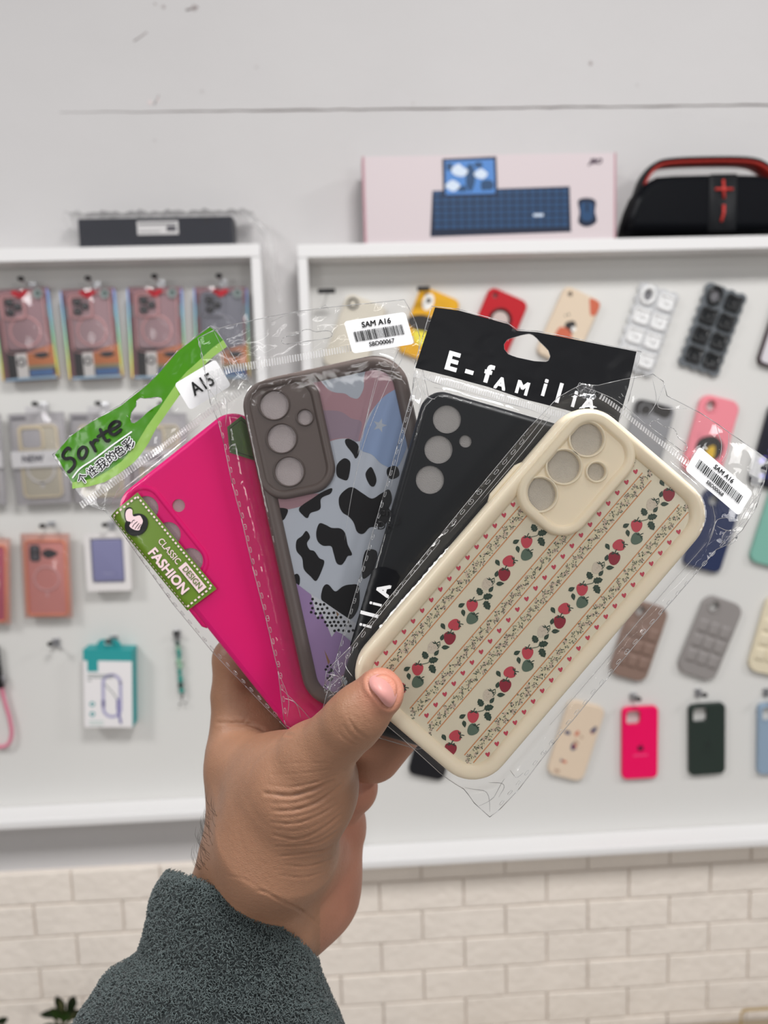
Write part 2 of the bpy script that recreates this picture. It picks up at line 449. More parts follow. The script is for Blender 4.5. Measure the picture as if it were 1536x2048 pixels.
def x_red(root, w_, h, t):
    b = MB(); b.lathe([(.27*w_, t-.001), (.27*w_, t+.003), (.22*w_, t+.0035), (.2*w_, t-.001)], M('dark_red_ring', '#3d0a10', .3), 28, .02*w_, .12*h); b.lathe([(.2*w_, t+.0006), (.1*w_, t+.0016), (.02*w_, t+.0018)], M('ring_centre', '#c9b7b2', .3), 24, .02*w_, .12*h, cap1=True); b.build('finger_ring', root, 'dark round ring holder')
wall_case('bright red phone case with a dark ring holder on its back', (962, 722), (1018, 590), 84, '#b9061a', 'small', extra=x_red)
def x_cream(root, w_, h, t):
    b = MB(); b.fill([spline([(.18*w_, .47*h), (.44*w_, .46*h), (.47*w_, .30*h), (.36*w_, .27*h), (.26*w_, .36*h)], 5)], t+.0002, inkor)
    b.fill([spline([(-.12*w_, .03*h), (.05*w_, .1*h), (.16*w_, .02*h), (.1*w_, -.08*h), (-.05*w_, -.06*h)], 5)], t+.0002, inkdk); b.disc(.12*w_, .0*h, .06*w_, t+.0003, inkw, 12)
    b.fill([spline([(-.2*w_, -.05*h), (.05*w_, -.04*h), (.2*w_, -.16*h), (.05*w_, -.25*h), (-.22*w_, -.2*h)], 5)], t+.00025, inkor)
    b.disc(-.2*w_, .12*h, .02*w_, t+.0002, inkdk, 8); b.disc(-.14*w_, .15*h, .025*w_, t+.0002, inkdk, 8); b.build('printed_motifs', root)
wall_case('beige phone case with rust red corner patch and small drawing', (1105, 722), (1166, 588), 82, '#dcc9b2', 'small', extra=x_cream)
def bubble(colour, label, bot, top, wpx, gloss, alpha_rim):
    T, h = frame_on_wall(bot, top, PB-.001); w_ = pxm(wpx, -.025)
    root = thing('bubble_case', label, 'phone case', T)
    m_ = M('bubble_'+colour.strip('#'), colour, .35, coat=gloss); m2 = M('bubble_rim_'+colour.strip('#'), alpha_rim, .3, coat=gloss)
    out = []
    nx, ny = 4, 8                              # scalloped outline
    for k in range(2*(nx+ny)*6):
        a = k/(12.0*(nx+ny)); per = 2*(w_+h)*a
        if per < w_: x, y, nX, nY, ph = -w_/2+per, -h/2, 0, -1, per/w_*nx
        elif per < w_+h: x, y, nX, nY, ph = w_/2, -h/2+per-w_, 1, 0, (per-w_)/h*ny
        elif per < 2*w_+h: x, y, nX, nY, ph = w_/2-(per-w_-h), h/2, 0, 1, (per-w_-h)/w_*nx
        else: x, y, nX, nY, ph = -w_/2, h/2-(per-2*w_-h), -1, 0, (per-2*w_-h)/h*ny
        d = .0045*abs(math.sin(PI*ph))-.003
        out.append((x+nX*d, y+nY*d))
    b = MB(); b.prism([out], 0, .007, m2); b.build('shell', root)
    for r in range(4):
        for c in range(2):
            cx, cy = (c-.5)*w_*.46, h/2-h*(.14+.235*r)
            if r == 0 and c == 0: continue
            b = MB(); rr_loft(b, w_*.40, h*.195, .007, [(0, .0068), (.0004, .011), (.002, .0135), (.005, .0142), (.006, .0125), (.0072, .0118)], m_, 5, cx, cy, cap1=True)
            for e in (-1, 1): b.ball((cx+e*w_*.14, cy+h*.075, .013), .0042, m_, 8)
            b.tube([(cx-w_*.07, cy+h*.02, .0125), (cx-w_*.02, cy-h*.03, .013), (cx+w_*.02, cy+h*.01, .013), (cx+w_*.07, cy-h*.03, .0125)], .0016, m_, 6)
            b.build('bubble', root)
    b = MB(); b.lathe([(.19*w_, .0065), (.19*w_, .012), (.17*w_, .0145), (.13*w_, .0145), (.115*w_, .0125), (.11*w_, .0068)], m_, 24, -.25*w_, h/2-h*.125, sy=1.25)
    b.lathe([(.105*w_, .0072), (.02*w_, .0072)], M('lens_hole_grey', '#77767a', .6), 20, -.25*w_, h/2-h*.125, cap1=True, sy=1.25); b.build('camera_rim', root)
bubble('#ececec', 'white quilted bubble case, scalloped edges, beside the black header', (1262, 741), (1318, 578), 82, .3, '#bfc0c2')
bubble('#17191c', 'black quilted bubble case with scalloped grey edges', (1393, 741), (1452, 579), 86, .5, '#666b70')
def x_frame(root, w_, h, t): pass
def clear_frame_case(label, bot, top, wpx):
    T, h = frame_on_wall(bot, top, PB-.001); w_ = pxm(wpx); root = thing('phone_case', label, 'phone case', T)
    b = MB(); rr_loft(b, w_, h, .013, [(.004, 0), (0, .001), (0, .009), (.002, .0105), (.0045, .009), (.0045, .004)], M('dark_plum', '#3a2a30', .4)); b.build('bumper_frame', root)
    b = MB(); b.fill([rrect(w_-.009, h-.009, .009)], .005, M('frosted_back', '#d9d5da', .3)); b.build('back_plate', root)
clear_frame_case('frosted phone case with dark plum frame cut by the right photo edge, top row', (1548, 738), (1594, 598), 86)

# row two and three
wall_case('grey and black phone case seen through the clear bag header', (1268, 960), (1310, 805), 84, '#8d8d90', 'round', extra=lambda root, w_, h, t: (lambda b: (b.fill([spline([(-.46*w_, .47*h), (0, .49*h), (.4*w_, .45*h), (.3*w_, .33*h), (-.1*w_, .36*h), (-.44*w_, .3*h)], 5)], t+.0002, inkdk), b.build('printed_motifs', root)))(MB()))
def x_pink(root, w_, h, t):
    b = MB(); b.fill([spline([(-.25*w_, -.05*h), (.1*w_, .02*h), (.36*w_, -.08*h), (.3*w_, -.25*h), (-.05*w_, -.3*h), (-.3*w_, -.2*h)], 5)], t+.0002, inkdk)
    b.fill([spline([(-.02*w_, -.16*h), (.14*w_, -.1*h), (.2*w_, -.24*h), (.02*w_, -.28*h)], 5)], t+.0003, inkyl); b.disc(-.3*w_, -.02*h, .1*w_, t+.0002, inkpk, 14)
    b.fill([spline([(-.45*w_, -.35*h), (-.1*w_, -.33*h), (.2*w_, -.42*h), (-.3*w_, -.46*h)], 5)], t+.0002, M('ink_red', '#d8322f', .5)); b.build('printed_motifs', root)
wall_case('pink phone case with dark printed figure behind the white barcode sticker', (1396, 950), (1440, 796), 84, '#ec8c98', 'round', extra=x_pink, rad=.24)
wall_case('dark blue patterned phone case at the right photo edge, second row', (1530, 975), (1576, 815), 84, '#20202c', 'none', extra=ill([M('ink_cobalt', '#3147b8', .4), M('ink_violet', '#7a6fd0', .4)], 4, 9))
wall_case('navy blue phone case behind the barcode corner of the beige bag', (1398, 1137), (1446, 985), 84, '#2b3557', 'round')
wall_case('mint green phone case at the right photo edge, third row', (1530, 1130), (1580, 975), 84, '#7fb5a6', 'none', rad=.22)
# row four
def puff(root, w_, h, t):
    m_ = root.children[0].data.materials[0]
    b = MB()
    for r in range(3):
        for c in range(3):
            rr_loft(b, w_*.27, h*.165, .006, [(0, t-.0004), (.0006, t+.0016), (.003, t+.0032), (.006, t+.0036)], m_, 5, (c-1)*w_*.285, h*(.12-.19*r), cap1=True)
    b.build('quilted_pads', root)
wall_case('brown quilted phone case half behind the beige case edge', (1250, 1354), (1300, 1206), 84, '#8a7267', 'round', extra=puff, rad=.26)
wall_case('grey quilted phone case with glossy padded squares', (1386, 1350), (1448, 1198), 88, '#928d8b', 'round', extra=puff, rad=.26, rough=.25)
wall_case('cream quilted phone case cut by the right photo edge, fourth row', (1528, 1346), (1572, 1194), 88, '#ddd2b8', 'none', extra=puff, rad=.26)
# row five
wall_case('black phone case half hidden below the beige case', (850, 1552), (888, 1405), 80, '#15161c', 'none', rad=.2)
wall_case('cream phone case with small blue and rust motifs, bottom row', (1126, 1552), (1174, 1404), 82, '#dfcbb4', 'none', extra=ill([inkblue, inkor, M('ink_tan', '#b89b86', .5)], 11, 11), rad=.22)
def apple(ink, ink2):
    def go(root, w_, h, t):
        b = MB(); z = t+.0003
        b.fill([spline([(0, .035), (.04, .055), (.085, .035), (.07, 0), (.085, -.04), (.045, -.09), (0, -.075), (-.045, -.09), (-.09, -.03), (-.08, .04), (-.04, .055)], 4)], 0, ink, T=Matrix.Translation((0, -.06*h, z)) @ Matrix.Diagonal((w_, w_, 1, 1)))
        b.fill([spline([(0, .065), (.01, .1), (.04, .115), (.035, .085)], 4)], 0, ink, T=Matrix.Translation((0, -.06*h, z)) @ Matrix.Diagonal((w_, w_, 1, 1)))
        for k in range(6): b.box(-.19*w_+k*.068*w_, -.145*w_+k*.068*w_, -.175*h, -.155*h, t, t+.0003, ink2)
        b.build('printed_emblem', root)
    return go
lp = wall_case('hot pink phone case with dark emblem hanging straight, bottom row', (1277, 1554), (1278, 1411), 78, '#f0005e', 'square', extra=apple(M('ink_wine', '#52102e', .5), M('ink_rose', '#ee5d92', .5)), rad=.15)
wall_case('dark green phone case hanging straight beside the hot pink one', (1411, 1546), (1411, 1405), 80, '#29342f', 'square', extra=apple(M('ink_greenblack', '#28302d', .3), M('ink_greenblack', '#28302d', .3)), rad=.15)
wall_case('light blue phone case cut by the right photo edge, bottom row', (1547, 1544), (1549, 1403), 80, '#8ea2b6', 'square', extra=apple(M('ink_slate', '#4a608c', .5), M('ink_slate', '#4a608c', .5)), rad=.15)
peg(1277, 1402, 'black tipped hook above the hot pink case', .03)
peg(1409, 1394, 'black tipped hook above the dark green case', .03)
peg(1548, 1393, 'black tipped hook above the light blue case', .03)

# ------------------------------------------------------------------ boxed goods on the left board
clearbox = film('clear_box_plastic', .05, .5, .05, bump=(14, .012, .001))
pinkglow = M('rose_card', '#a9858a', .5)
def holo():
    m = M('holographic_foil', '#9fc6e8', .3, metal=.3)
    nt = m.node_tree; b = nt.nodes['Principled BSDF']
    tc = nt.nodes.new('ShaderNodeTexCoord'); sp = nt.nodes.new('ShaderNodeSeparateXYZ'); mr = nt.nodes.new('ShaderNodeMapRange')
    mr.inputs['From Min'].default_value = -.09; mr.inputs['From Max'].default_value = .09
    cr = nt.nodes.new('ShaderNodeValToRGB'); e = cr.color_ramp.elements
    e[0].color = lin('#d9a45a'); e[1].color = lin('#7f86dd'); e[0].position = .02
    for p, c in ((.2, '#d6dc6a'), (.45, '#9fe0b4'), (.7, '#93d2ee'), (.9, '#8fb0f2')):
        k = e.new(p); k.color = lin(c)
    nt.links.new(tc.outputs['Object'], sp.inputs[0]); nt.links.new(sp.outputs['Y'], mr.inputs['Value']); nt.links.new(mr.outputs[0], cr.inputs[0]); nt.links.new(cr.outputs[0], b.inputs['Base Color'])
    return m
holom = holo()
rose = M('rose_bumper', '#cd9b9d', .35); rosegrey = M('smoky_rose', '#8d7277', .4); midgrey = M('smoky_grey', '#8d8c91', .4); lensb = M('lens_black', '#2c2a2f', .2, coat=.5)
orange = M('card_orange', '#bd7448', .5); cardbl = M('card_blue', '#4d6f9f', .5); cardbk = M('card_black', '#232225', .4); cardwh = M('card_white', '#d6d2d0', .5); heart_red = M('sticker_red', '#b52330', .5); stickg = M('sticker_grey', '#8f9a98', .5); holob = M('card_iceblue', '#93b3cc', .25)
def rose_box(label, bot, top, wpx, group, grey=False):
    Yc = PB-.022
    T, h = frame_on_wall(bot, top, Yc); w_ = pxm(wpx, Yc-.01)
    root = thing('boxed_phone_case', label, 'boxed phone case', T, group); d = .009
    bmp = M('grey_bumper', '#8e8d98', .3) if grey else rose
    b = MB(); b.box(-w_/2, w_/2, -h/2, h/2, -d, -d+.0012, M('dusty_rose_card', '#977077', .5)); b.box(-w_*.5, w_*.5, h*.18, h*.32, -d+.0013, -d+.0016, midgrey); b.build('back_card', root)
    b = MB(); b.fill([rrect(w_*.74, h*.60, w_*.1, 6, 0, h*.14)], -.0035, M('case_back_rose', '#9a7a80', .25) if not grey else M('case_back_grey', '#7c7c86', .25))
    rr_loft(b, w_*.80, h*.66, w_*.13, [(0, -.006), (0, -.001), (.001, .0003), (.0028, -.001), (.0028, -.0035)], bmp, 6, 0, h*.12)
    rr_loft(b, w_*.42, w_*.42, w_*.09, [(0, -.004), (.0004, .0004), (.003, .0012), (.0036, -.0015)], bmp, 5, -w_*.15, h*.46-w_*.28)
    for q in ((-.22, -.18), (-.22, -.35), (-.08, -.26)): b.lathe([(w_*.075, -.0034), (w_*.07, 0), (w_*.02, .0002)], lensb, 14, w_*q[0], h*.46+w_*q[1], cap1=True)
    b.lathe([(w_*.29, -.0034), (w_*.29, -.0028), (w_*.25, -.0028), (w_*.25, -.0034)], bmp, 28, 0, h*.03); b.build('inner_case', root)
    b = MB(); b.box(-w_*.38, -w_*.02, -h*.47, -h*.17, -.001, -.0004, cardbk); b.box(-w_*.22, -w_*.02, -h*.47, -h*.2, -.0004, -.0002, cardwh)
    b.disc(-w_*.13, -h*.3, w_*.08, .0001, cardbk, 14); b.disc(-w_*.13, -h*.3, w_*.045, .0002, cardwh, 12)
    b.fill([[(-w_*.02, -h*.2), (w_*.48, -h*.12), (w_*.48, -h*.34), (-w_*.02, -h*.34)]], -.0006, orange); b.fill([spline([(w_*.1, -h*.235), (w_*.25, -h*.2), (w_*.4, -h*.235), (w_*.25, -h*.27)], 4)], -.0003, cardbk)
    b.box(-w_*.02, w_*.48, -h*.385, -h*.34, -.001, -.0005, M('card_olive', '#8d8468', .5)); b.box(0, w_*.42, -h*.46, -h*.39, -.001, -.0004, cardbl); b.box(-w_*.46, w_*.48, -h*.497, -h*.47, -.001, -.0004, holob); b.build('info_card', root)
    b = MB(); b.fill([spline([(0, -.05), (.09, .02), (.11, .06), (.06, .08), (0, .055), (-.06, .08), (-.11, .06), (-.09, .02)], 4)], .0014, heart_red, T=Matrix.Translation((0, h*.42, 0)) @ Matrix.Diagonal((w_*1.4, w_*1.1, 1, 1))); b.build('heart_sticker', root, 'red heart sticker')
    b = MB(); b.disc(w_*.32, h*.43, w_*.09, .0014, stickg, 18); b.disc(w_*.32, h*.43, w_*.05, .0015, M('sticker_dark', '#5d6a69', .5), 14); b.build('round_sticker', root)
    b = MB()
    b.box(-w_/2-.0004, -w_/2, -h*.47, h*.46, -d+.002, .001, holom); b.fill([[(-w_*.5, -h*.49), (-w_*.475, -h*.49), (-w_*.485, h*.48), (-w_*.5, h*.48)]], .0013, holom); b.build('foil_edge', root, 'rainbow foil edge')
    b = MB(); b.box(w_/2, w_/2+.0004, -h*.47, h*.46, -d+.002, .001, holom); b.fill([[(w_*.485, -h*.49), (w_*.5, -h*.49), (w_*.495, h*.48), (w_*.48, h*.48)]], .0013, holom); b.build('foil_edge', root, 'rainbow foil edge')
    b = MB(); rr_loft(b, w_, h, .0015, [(0, -d), (0, .0006), (.0005, .0011)], clearbox, 3, cap1=True)
    b.box(-w_*.17, w_*.17, h/2, h/2+.010, -d, -d+.0006, clearbox); b.build('clear_box', root)
    return root
G1 = 'boxed rose phone cases in the top row of the left board'
rose_box('boxed rose case with foil edges, cut by the left photo edge, top row', (62, 760), (38, 576), 106, G1)
rose_box('boxed rose case with foil edges, second from the left in the top row', (193, 757), (174, 576), 102, G1)
rose_box('boxed rose case with glare on its lenses, third in the top row', (318, 757), (309, 573), 104, G1)
rose_box('boxed grey case in rose packaging beside the frame, end of the top row', (447, 757), (441, 573), 102, G1, True)
for px, py, l_ in ((42, 562, 'first'), (176, 561, 'second'), (309, 557, 'third'), (438, 556, 'last')):
    peg(px, py, 'black capped hook over the %s rose boxed case from the left' % l_, .05, 'hooks of the top row')

greycard = M('grey_card', '#b3b0b4', .5); palegrey = M('pale_grey_card', '#c3c1c3', .5); beigebump = M('beige_bumper', '#e6d8bc', .45); darkline = M('print_darkgrey', '#55535a', .5); frost = M('frosted_olive', '#bdb6a6', .4)
def newbox(label, bot, top, wpx, group, vis=True):
    Yc = PB-.02
    T, h = frame_on_wall(bot, top, Yc); w_ = pxm(wpx, Yc-.01); d = .0065
    root = thing('boxed_phone_case', label, 'boxed phone case', T, group)
    b = MB(); b.box(-w_/2, w_/2, -h/2, h/2, -d, -d+.001, greycard); b.box(-w_*.47, -w_*.2, h*.43, h*.46, -d+.001, -d+.0013, darkline); b.build('back_card', root)
    b = MB()
    rr_loft(b, w_*.72, h*.80, w_*.1, [(0, -.005), (0, -.0012), (.0012, -.0003), (.0032, -.0012), (.0032, -.003)], beigebump, 6, 0, -h*.03)
    b.fill([rrect(w_*.66, h*.76, w_*.08, 6, 0, -h*.03)], -.0032, frost)
    rr_loft(b, w_*.44, w_*.44, w_*.1, [(0, -.004), (.0005, 0), (.003, .0004), (.004, -.002)], beigebump, 6, -w_*.12, h*.34-w_*.2); b.fill([rrect(w_*.34, w_*.34, w_*.07, 5, -w_*.12, h*.34-w_*.2)], -.0022, greycard)
    b.lathe([(w_*.27, -.003), (w_*.27, -.0022), (w_*.22, -.0022), (w_*.22, -.003)], cardwh, 26, 0, -h*.12); b.box(-w_*.035, w_*.035, -h*.32, -h*.26, -.003, -.0022, cardwh); b.build('inner_case', root)
    b = MB(); b.box(-w_/2-.0004, w_/2+.0004, -h*.09, h*.09, -d, .0016, palegrey)
    b.text('NEW', -w_*.12, 0, .0018, h*.1, darkline, bold=.03); b.text('case', w_*.25, 0, .0018, h*.06, greycard); b.build('paper_band', root, 'pale paper band reading NEW')
    b = MB(); rr_loft(b, w_, h, .001, [(0, -d), (0, .0006), (.0004, .0011)], film('smoky_box', .09, .5, .06, bump=(14, .012, .001), hazecol='#d5d3d6'), 3, cap1=True); b.box(-w_*.2, w_*.2, h/2, h/2+.012, -d, -d+.0006, palegrey); b.build('clear_box', root)
G2 = 'grey boxed cases with paper bands in the second row'
newbox('grey boxed beige case with band reading NEW, left of the green header', (88, 1008), (70, 826), 106, G2)
newbox('grey boxed case mostly hidden behind the green bag header', (206, 1006), (196, 826), 112, G2)
newbox('grey boxed case seen through the clear film under the green header', (322, 1004), (316, 826), 108, G2)
newbox('grey boxed case cut off by the left photo edge, second row', (-44, 1010), (-58, 828), 106, G2)
for px, py, l_ in ((70, 812, 'NEW-banded box'), (196, 811, 'box behind the green header'), (322, 812, 'box seen through the clear header film')):
    peg(px, py, 'black capped hook holding the grey ' + l_, .042, 'hooks of the second row')

# row three
def maghole(root, w_, h): pass
def orange_box(label, bot, top, wpx, tone):
    Yc = PB-.02
    T, h = frame_on_wall(bot, top, Yc); w_ = pxm(wpx, Yc-.01); d = .0065
    root = thing('boxed_phone_case', label, 'boxed phone case', T)
    b = MB(); b.box(-w_/2, w_/2, -h/2, h/2, -d, -d+.001, M('salmon_card', '#cfa296', .5)); b.build('back_card', root)
    b = MB(); bp_ = M('coral_bumper', '#e8906f', .35)
    rr_loft(b, w_*.86, h*.90, w_*.1, [(0, -.005), (0, -.001), (.001, 0), (.0035, -.001), (.0035, -.003)], bp_, 6, 0, -h*.025); b.fill([rrect(w_*.8, h*.86, w_*.08, 6, 0, -h*.025)], -.0031, M(tone[0], tone[1], .3))
    b.fill([rrect(w_*.22, h*.2, w_*.08, 6, -w_*.22, h*.27)], -.0024, lensb)
    for e in (-.05, .05): b.lathe([(w_*.075, -.0024), (w_*.06, -.001), (w_*.05, -.001)], M('lens_grey', '#57545a', .2), 14, -w_*.22, h*(.27+e), cap1=True)
    b.fill([spline([(-w_*.08, h*.27), (w_*.06, h*.32), (w_*.26, h*.27), (w_*.06, h*.21)], 4)], -.0022, lensb)
    mp = M('pale_pink_ring', '#d9a5a5', .35)
    b.lathe([(w_*.28, -.003), (w_*.28, -.002), (w_*.24, -.002), (w_*.24, -.003)], mp, 28, -w_*.0, -h*.03); b.box(-w_*.025, w_*.025, -h*.25, -h*.17, -.003, -.002, mp); b.build('inner_case', root)
    b = MB(); rr_loft(b, w_, h, .001, [(0, -d), (0, .0006), (.0004, .0011)], clearbox, 3, cap1=True); b.build('clear_box', root)
    b = MB(); ring = [(-.022, 0), (-.02, .008), (-.012, .014), (.012, .014), (.02, .008), (.022, 0)]; b.prism([[(x, y+h/2) for x, y in reversed(ring)], circ(0, h/2+.006, .0045, 12)], -d, -d+.0008, M('milky_tab', '#d8d4cf', .4)); b.build('hang_tab', root)
orange_box('coral boxed phone case with ring and dark emblem, third row', (96, 1236), (88, 1068), 94, ('case_back_coral', '#d08a84'))
orange_box('deep pink boxed phone case cut by the left photo edge, third row', (-26, 1248), (-28, 1076), 88, ('case_back_pink', '#b5566b'))
peg(85, 1056, 'black capped hook holding the coral boxed case', .042); peg(210, 1054, 'black capped hook holding the white lavender box', .042)
T, h = frame_on_wall((220, 1181), (213, 1066), PB-.02); w_ = pxm(88, PB-.03)
root = thing('power_bank_box', 'white box with lavender power bank in its window', 'box', T)
wcard = M('white_card', '#e2dedd', .5)
b = MB(); b.prism([rrect(w_, h, .004), list(reversed(rrect(w_*.74, h*.78, .003, 8, 0, .003)))], -.0065, .004, wcard); b.box(-w_*.49, w_*.49, -h*.49, h*.49, -.0062, -.005, wcard); b.build('box', root)
b = MB(); rr_loft(b, w_*.70, h*.73, .005, [(0, -.0049), (0, .0015), (.001, .003), (.003, .0034)], M('lavender', '#7f7fa3', .45), 6, 0, .003, cap1=True); b.box(-w_*.12, w_*.12, -h*.2, -h*.19, .0034, .0036, M('lavender_print', '#a5a5bf', .5)); b.build('power_bank', root, 'lavender power bank')

# row four
peg(101, 1292, 'empty black capped hook with splayed support wires', .03, wire=True)
T, h = frame_on_wall((219, 1452), (217, 1298), PB-.028); w_ = pxm(98, PB-.05)
root = thing('cable_box', 'white and teal hanging box with lilac cable picture', 'box', T)
teal = M('teal_card', '#2f9a9c', .5); wbox = M('white_box_card', '#eae7e8', .5); lilac = M('ink_lilac', '#a6a3c6', .5); violet = M('ink_violetgrey', '#6f6aa6', .5); tgrey = M('ink_textgrey', '#6f7d78', .6)
d0, d1 = -.027, .006
b = MB(); b.box(-w_/2, w_/2, -h/2, h*.36, d0, d1, wbox); b.build('body', root)
b = MB(); b.box(-w_/2-.0003, w_/2+.0003, h*.36, h/2, d0, d1+.0003, teal); b.box(-w_*.42, -w_*.2, h*.22, h*.36, d1+.0002, d1+.0004, teal); b.box(w_/2, w_/2+.0003, -h/2, h*.36, d0, d1, teal); b.build('teal_cover', root, 'teal top and side panels')
b = MB(); tab = [(-.024, 0), (-.022, .012), (-.015, .018), (.015, .018), (.022, .012), (.024, 0)]; b.prism([[(x, y+h/2) for x, y in reversed(tab)], list(reversed(rrect(.018, .006, .003, 5, 0, h/2+.009)))], -.004, -.003, teal); b.build('hang_tab', root)
b = MB(); loop = rrect(w_*.36, h*.54, w_*.18, 10, w_*.08, -.09*h); b.stroke(loop, w_*.062, d1+.0004, lilac, close=True)
b.stroke([(-w_*.06, .06*h), (w_*.1, -.05*h), (w_*.2, -.14*h)], w_*.018, d1+.0005, tgrey); b.stroke([(w_*.2, -.14*h), (w_*.2, -.26*h), (w_*.26, -.44*h)], w_*.05, d1+.0006, violet); b.stroke([(-w_*.1, -.16*h), (-w_*.1, -.22*h)], w_*.07, d1+.0006, violet)
for k, (a, yy) in enumerate(((.16, .17), (.1, .14), (-.34, .10))): b.box(-w_*.42, w_*a, h*yy, h*(yy+.012), d1+.0002, d1+.0004, tgrey)
for yy in (-.2, -.33): b.disc(-w_*.33, h*yy, w_*.055, d1+.0004, teal, 14); b.disc(-w_*.33, h*yy, w_*.025, d1+.0006, wbox, 10)
for yy in (-.43, -.47): b.box(-w_*.4, -w_*.1, h*yy, h*(yy+.01), d1+.0002, d1+.0004, M('ink_mint', '#9fc3b8', .6))
b.build('cover_print', root)
peg(217, 1287, 'black capped hook through the teal hang tab', .035)
# beaded strap
p0 = W(352, 1272, PB-.008)
root = thing('beaded_strap', 'teal and black beaded phone strap hanging on its hook', 'phone strap', Matrix.Translation(p0))
rb = random.Random(9); beads = [M('bead_teal', '#1f8f82', .3, coat=.4), M('bead_dark', '#24433f', .3, coat=.4), M('bead_mint', '#8fb79c', .3, coat=.4), M('bead_sea', '#2c7f86', .3, coat=.4)]
b = MB(); b.tube([(0, .0, .004), (.002, 0, -.05), (.004, 0, -.125)], .0009, blackp); b.build('cord', root)
q = -.014
while q > -.112:
    r = rb.uniform(.0042, .0062); b = MB(); b.ball((rb.uniform(-.0012, .0012)+.002-q*.02, -.001, q), r, beads[2] if -.065 < q < -.045 else beads[rb.randrange(4)], 10); b.build('bead', root); q -= 2*r*.92
b = MB()
for k in range(26):
    z = rb.uniform(-.112, -.01); a = rb.uniform(0, 2*PI); e = rb.uniform(.007, .012)
    b.tube([(.003, -.001, z), (.003+e*math.cos(a), -.001-abs(e*math.sin(a))*.4, z+rb.uniform(-.004, .004))], .0005, beads[1], 4)
for x, z in ((.004, -.128), (.010, -.137), (-.001, -.139), (.006, -.120)): b.ball((x, -.001, z), .0024, blackp, 8)
b.build('charms', root, 'thin dark charm threads')
peg(352, 1270, 'black capped hook holding the beaded strap', .012)
# pink wrist strap at the left edge
a = W(-6, 1290, PB-.01)
root = thing('wrist_strap', 'pink wrist strap loop with black end at the left photo edge', 'phone strap', Matrix.Translation(a))
def rel(px, py): return W(px, py, PB-.01)-a
b = MB(); b.tube(curve_open([rel(2, 1372), rel(10, 1405), rel(20, 1440), rel(23, 1470), rel(14, 1490), rel(-8, 1492), rel(-30, 1470), rel(-30, 1420), rel(-14, 1372)], 6), .0036, M('pink_cord', '#d77f96', .5), 10); b.build('loop', root)
b = MB(); b.tube([rel(-6, 1292), rel(-2, 1335), rel(1, 1375)], [.004, .005, .0062], blackp, 10); b.tube([rel(6, 1350), rel(9, 1368)], .003, M('grey_clip', '#8f8d90', .3), 8); b.build('buckle', root, 'black end piece')

# ------------------------------------------------------------------ on top of the boards
# keyboard set box
Yb = FD+.004
pl, pr = W(729, 470, Yb), W(1231, 467, Yb); zt = W(980, 309, Yb).z
kw = pr.x-pl.x; kz = rzt+.0004; kh = zt-kz
root = thing('keyboard_box', 'pale pink box with blue keyboard and mouse picture', 'box', Matrix.Translation(((pl.x+pr.x)/2, Yb, kz)))
pinkb = M('pale_pink_card', '#d3c7ca', .5); pinkd = M('dusty_pink_card', '#b98f98', .5); kb1 = M('print_navy', '#0c1c36', .4); kb2 = M('print_key_blue', '#1f456d', .4); kb3 = M('print_sky', '#4c83c8', .4); kb4 = M('print_cloud', '#cfdcec', .4)
b = MB(); b.box(-kw/2, kw/2, 0, .042, 0, kh, pinkb, .0006); b.box(-kw/2-.0003, -kw/2+.004, -.0003, .0423, .0002, kh-.0002, pinkd); b.box(kw/2-.0035, kw/2+.0003, -.0003, .0423, .0002, kh-.0002, pinkd); b.build('box', root)
TF = Matrix(((1, 0, 0, 0), (0, 0, -1, 0), (0, 1, 0, 0), (0, 0, 0, 1)))      # draw in x, z of the front face
def kx(px): return -kw/2+(px-729)/502*kw
def kzz(py): return kh*(1-(py-309)/(469-309))
b = MB()
b.fill([[(kx(859), kzz(459)), (kx(1141), kzz(455)), (kx(1138), kzz(370)), (kx(865), kzz(374))]], .0004, kb1, T=TF)
for r in range(6):
    for c in range(17):
        x0 = kx(868+c*15.8); x1 = kx(868+c*15.8+13.2); z0 = kzz(384+r*12.2); z1 = kzz(384+r*12.2-9.6)
        b.add([(x0, -.0006, z0), (x1, -.0006, z0), (x1, -.0006, z1), (x0, -.0006, z1)], [(0, 1, 2, 3)], kb2)
b.fill([[(kx(886), kzz(386)), (kx(994), kzz(385)), (kx(992), kzz(313)), (kx(886), kzz(316))]], .0009, kb1, T=TF)
b.fill([[(kx(891), kzz(382)), (kx(989), kzz(381)), (kx(987), kzz(318)), (kx(891), kzz(320))]], .0011, kb3, T=TF)
rr = random.Random(2)
for cx, cy, rx, ry, m_ in ((918, 338, 14, 11, kb4), (962, 345, 12, 10, kb4), (940, 352, 9, 22, kb2), (905, 366, 12, 9, kb4), (972, 366, 12, 10, kb2), (957, 328, 9, 6, kb2), (925, 372, 10, 6, kb2), (900, 330, 6, 8, kb2)):
    X, Z = kx(cx), kzz(cy); b.fill([spline([(X+rx*.00094*(1+.25*rr.uniform(-1, 1))*math.cos(j*PI/4), Z+ry*.00094*(1+.25*rr.uniform(-1, 1))*math.sin(j*PI/4)) for j in range(8)], 4)], .0013+rr.uniform(0, .0002), m_, T=TF)
b.fill([spline([(kx(1155), kzz(397)), (kx(1172), kzz(392)), (kx(1190), kzz(398)), (kx(1189), kzz(418)), (kx(1192), kzz(437)), (kx(1173), kzz(446)), (kx(1156), kzz(438)), (kx(1158), kzz(418))], 5)], .0006, kb1, T=TF)
b.fill([spline([(kx(1160), kzz(404)), (kx(1173), kzz(400)), (kx(1185), kzz(405)), (kx(1184), kzz(430)), (kx(1173), kzz(436)), (kx(1162), kzz(430))], 5)], .0008, kb2, T=TF); b.box(kx(1171), kx(1175), -.0012, -.0009, kzz(418), kzz(402), kb1)
b.box(kx(1065), kx(1085), -.0009, -.0006, kzz(425), kzz(420), kb4)
